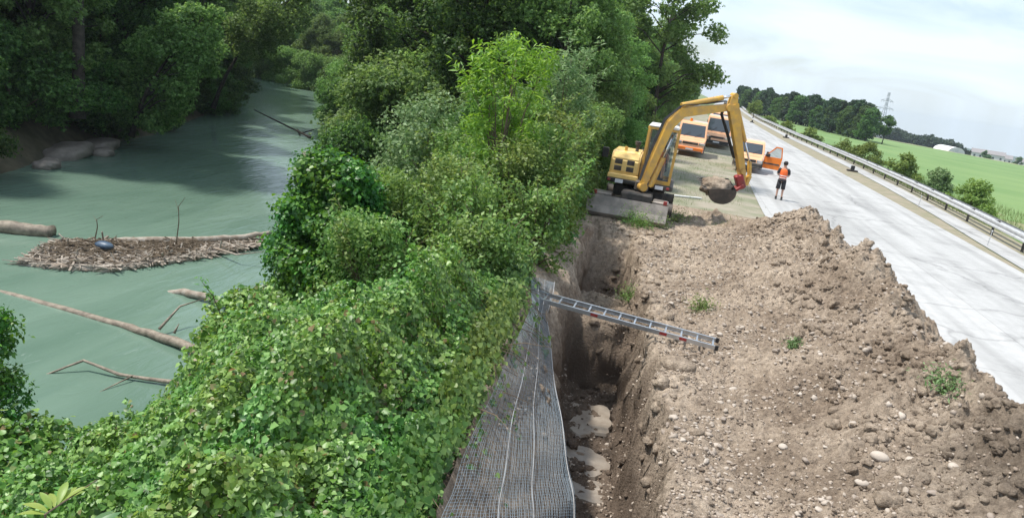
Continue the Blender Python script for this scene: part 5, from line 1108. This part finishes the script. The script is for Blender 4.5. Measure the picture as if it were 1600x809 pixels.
log('driftwood_branch', 'dark thin snag pointing up out of the far water before the right bank', [(-32.0, 54.6, -2.0), (-29, 53, -2.4), (-25.6, 51.4, -2.9)], [.04, .07, .10], 'bark', [([(-27, 52.1, -2.6), (-26.4, 51.8, -3.3)], .08), ([(-26.6, 51.8, -2.8), (-25.4, 52.6, -2.2)], .06)], 'branch')
log('sawn_log', 'short thick sawn log floating at the left end of the driftwood raft', [(-20.4, 19.5, WZ + .12), (-19.5, 19.85, WZ + .13), (-18.6, 20.2, WZ + .12)], [.26, .27, .25], 'wetwood')
log('driftwood_log', 'broken mossy stub end of a log poking in from the left frame edge', [(-14.2, 11.0, -2.2), (-13.2, 11.0, -2.15), (-12.4, 11.1, -2.2)], [.22, .2, .14], 'bark')
# the raft: two peeled logs packed with sticks
log('driftwood_log', 'pale peeled log forming the front edge of the driftwood raft', [(-17.2, 17.4, WZ - .02), (-16.2, 17.7, WZ + .03), (-15.0, 18.4, WZ + .03), (-14.5, 19.6, WZ + .05), (-13.9, 21.0, WZ + .02)], [.05, .16, .15, .12, .06], n=9)
log('driftwood_log', 'long pale log forming the back edge of the raft, reaching the bushes', [(-17.6, 20.0, WZ + .0), (-16.3, 21.1, WZ + .12), (-15.0, 22.2, WZ + .16), (-14.0, 23.4, WZ + .22), (-13.2, 24.2, WZ + .42)], [.10, .17, .16, .15, .07], 'drift', [([(-13.9, 21.8, WZ + .2), (-12.8, 21.3, WZ + .3), (-12.0, 21.6, WZ + .5)], .05)])
FRr = np.array([(-17.1, 17.4), (-16.1, 17.7), (-15.0, 18.3), (-14.5, 19.6), (-13.9, 21.2), (-13.4, 23.4)]); BKr = np.array([(-17.9, 19.6), (-17.3, 20.3), (-16.3, 21.2), (-15.2, 22.1), (-14.3, 23.2), (-13.5, 24.2)])
def raft_xy(t, s_):
    k = np.clip(t, 0, .9999) * 5; i = k.astype(int); f_ = (k - i)[..., None]; a = FRr[i] * (1 - f_) + FRr[i + 1] * f_; b = BKr[i] * (1 - f_) + BKr[i + 1] * f_; s_ = s_[..., None]; p = a * (1 - s_) + b * s_; return p[..., 0], p[..., 1]
q = MB()
for i in range(1500):
    t = random.random() ** .8; ss = random.betavariate(1.8, 1.6); px0, py0 = raft_xy(np.array([t]), np.array([ss])); hgt = random.uniform(.02, .17) * (1 - .4 * t) + .16 * math.exp(-((t - .28) / .14) ** 2 - ((ss - .7) / .25) ** 2) * random.random() + .10 * math.exp(-((t - .62) / .1) ** 2)
    c = Vector((px0[0], py0[0], WZ + .05 + hgt)); d = Vector((random.gauss(0, 1) + .9, random.gauss(0, .8) + .5, random.gauss(0, .22))).normalized() * random.uniform(.1, .5); q.tube([c - d * .5, c + d * .5], [random.uniform(.006, .024)] * 2, 4)
tag(q.build('raft_debris', M['stem'], None), 'tangle of broken sticks and bark packed between the two raft logs', 'debris', kind='stuff')
q = MB()
for i in range(1500):
    t = random.random(); ss = random.random() ** 1.5; px0, py0 = raft_xy(np.array([t]), np.array([ss])); c = Vector((px0[0], py0[0], WZ + random.uniform(.04, .16))); d = Vector((.7 + random.gauss(0, .6), .4 + random.gauss(0, .6), random.gauss(0, .1))).normalized() * random.uniform(.15, .9); q.beam(c - d * .5, c + d * .5, random.uniform(.015, .07), .02, side=Vector((random.gauss(0, .3), 1, random.gauss(0, .4))))
tag(q.build('bark_pieces', M['drift'], None), 'pale peeled bark strips and split wood strewn over the raft', 'debris', kind='stuff')
RXm, RYm = np.meshgrid(np.linspace(0, 1, 110), np.linspace(-.12, 1.08, 36)); bx, by = raft_xy(RXm, RYm + .14 * fbm(RXm * 16, RYm * 0 + 3, 3)); bz = WZ - .12 + .34 * np.clip(np.sin(np.clip((RYm + .12) / 1.2, 0, 1) * math.pi), 0, 1) ** .5 * np.clip((1.02 - RXm) * 4, 0, 1) ** .5 * np.clip(RXm * 8, 0, 1) ** .5 - .12 + .16 * fbm(bx * 2.8, by * 2.8, 4)
bo = grid('raft_base', bx, by, bz, M['drift']); tag(bo, 'flat bed of pale bark and silt caught between the raft logs', 'debris', kind='stuff')
bv, bf = ico(3); o = mesh_np('plastic_sack', bv * np.array([.30, .18, .12]) * (1 + .1 * fbm(bv[:, 0] * 2, bv[:, 1] * 2, 3)[:, None]), bf, M['bluebag'], smooth=True); o.location = (-16.2, 19.6, WZ + .30); tag(o, 'dark blue plastic sack lying on the driftwood raft', 'sack')
for (x, y), hh, lb in (((-14.9, 21.2), 1.7, 'thin dead twig standing upright from the middle of the raft'), ((-17.2, 20.4), .8, 'short curved twig standing at the left part of the raft'), ((-14.3, 19.9), -.3, 'small forked twig hanging off the front of the raft')):
    t_ = thing('twig', lb, 'twig', (x, y, WZ + .15)); q = MB(); q.tube([(0, 0, 0), (.08, 0, hh * .5), (.05, 0, hh * .8), (.28, 0, hh)], [.022, .016, .012, .006], 5); q.tube([(.06, 0, hh * .7), (-.15, .1, hh * .9)], [.010, .004], 4); q.build('stem', M['stem'], t_)
for i, (x, y, s, sq, lb) in enumerate(((-28.2, 31.5, .95, (1, 1.5, .45), 'broad sloping pale rock slab on the left river bank'), (-28.9, 34.6, .8, (1, 1.3, .45), 'second rock slab at the water line of the left bank'), (-27.6, 33.2, .5, (1, 1, .5), 'small rock between the slabs of the left bank'), (-26.6, 28.6, .5, (1, 1.2, .5), 'dark rock at the water by the left frame edge'), (-20.6, 42.8, .8, (1.6, 1, .35), 'flat rock and gravel spit at the foot of the right bank'))):
    bv, bf = ico(4); bv = np.sign(bv) * np.abs(bv) ** .7; bv = bv * (1 + .25 * fbm(bv[:, 0] * 1.8 + x, bv[:, 1] * 1.8 + bv[:, 2], 5)[:, None]) * np.array(sq) * s; o = mesh_np('rock', bv, bf, M['wetstone'], smooth=False); o.location = (x, y, -2.88); o.rotation_euler = (.1, -.12 if x < -24 else 0, .3); tag(o, lb, 'rock')
# ------------------------------------------------------------------ big lance leaves close to the camera, lower left
def lance(x, y, z, label, col, k=7, s=.34, az=0):
    r_ = thing('leafy_branch', label, 'branch', (x, y, z), az); q = MB(); q.tube([(0, 0, -1.6), (.05, .02, -.6), (0, 0, 0), (.25, .1, .12)], [.012, .009, .007, .003], 5); q.build('stem', M['stem'], r_)
    for i in range(k):
        a = -1.3 + 2.6 * i / (k - 1) + random.gauss(0, .1); el = random.uniform(.1, .7); L2 = s * random.uniform(.75, 1.1); d = Vector((math.sin(a) * math.cos(el), math.cos(a) * math.cos(el), math.sin(el))); sd2 = d.cross(Vector((0, 0, 1))).normalized(); up = sd2.cross(d); V = []; n_ = 9
        for j in range(n_):
            t = j / (n_ - 1); c = d * L2 * t - Vector((0, 0, 1)) * L2 * .28 * t * t; w2 = L2 * .13 * math.sin(math.pi * min(1, t * .97 + .02)) ** .8
            V += [c - sd2 * w2 + up * w2 * .3, c, c + sd2 * w2 + up * w2 * .3]
        F = []
        for j in range(n_ - 1): F += [(3 * j, 3 * j + 1, 3 * j + 4, 3 * j + 3), (3 * j + 1, 3 * j + 2, 3 * j + 5, 3 * j + 4)]
        off = Vector((.06, .03, .03)) * (i / k) * 2; mesh_np('leaf', [v + off for v in V], F, M[col], r_, smooth=True)
lance(-2.8, 3.15, 1.50, 'spray of large grey green lance leaves close to the camera, lower left', 'lance', 7, .27, az=.2)
lance(-3.0, 3.2, 1.62, 'spray of yellow green narrow leaves beside the large grey green ones, lower left corner', 'lanceyellow', 8, .17, az=.7)
# ------------------------------------------------------------------ air
hz_ = bpy.data.materials.new('haze_air'); hz_.use_nodes = True; t = hz_.node_tree; t.nodes.clear(); o_ = t.nodes.new('ShaderNodeOutputMaterial'); v_ = t.nodes.new('ShaderNodeVolumePrincipled')
v_.inputs['Color'].default_value = (.80, .90, 1, 1); v_.inputs['Density'].default_value = .00022; v_.inputs['Anisotropy'].default_value = .2; t.links.new(v_.outputs[0], o_.inputs['Volume'])
q = MB(); q.add([(x, y, z) for z in (-190, 27) for x, y in ((-700, -60), (2000, -60), (2000, 2800), (-700, 2800))], [(0, 3, 2, 1), (4, 5, 6, 7), (0, 1, 5, 4), (1, 2, 6, 5), (2, 3, 7, 6), (3, 0, 4, 7)])
hz = q.build('haze', hz_); tag(hz, 'thin pale summer haze over the fields', 'haze', kind='stuff')
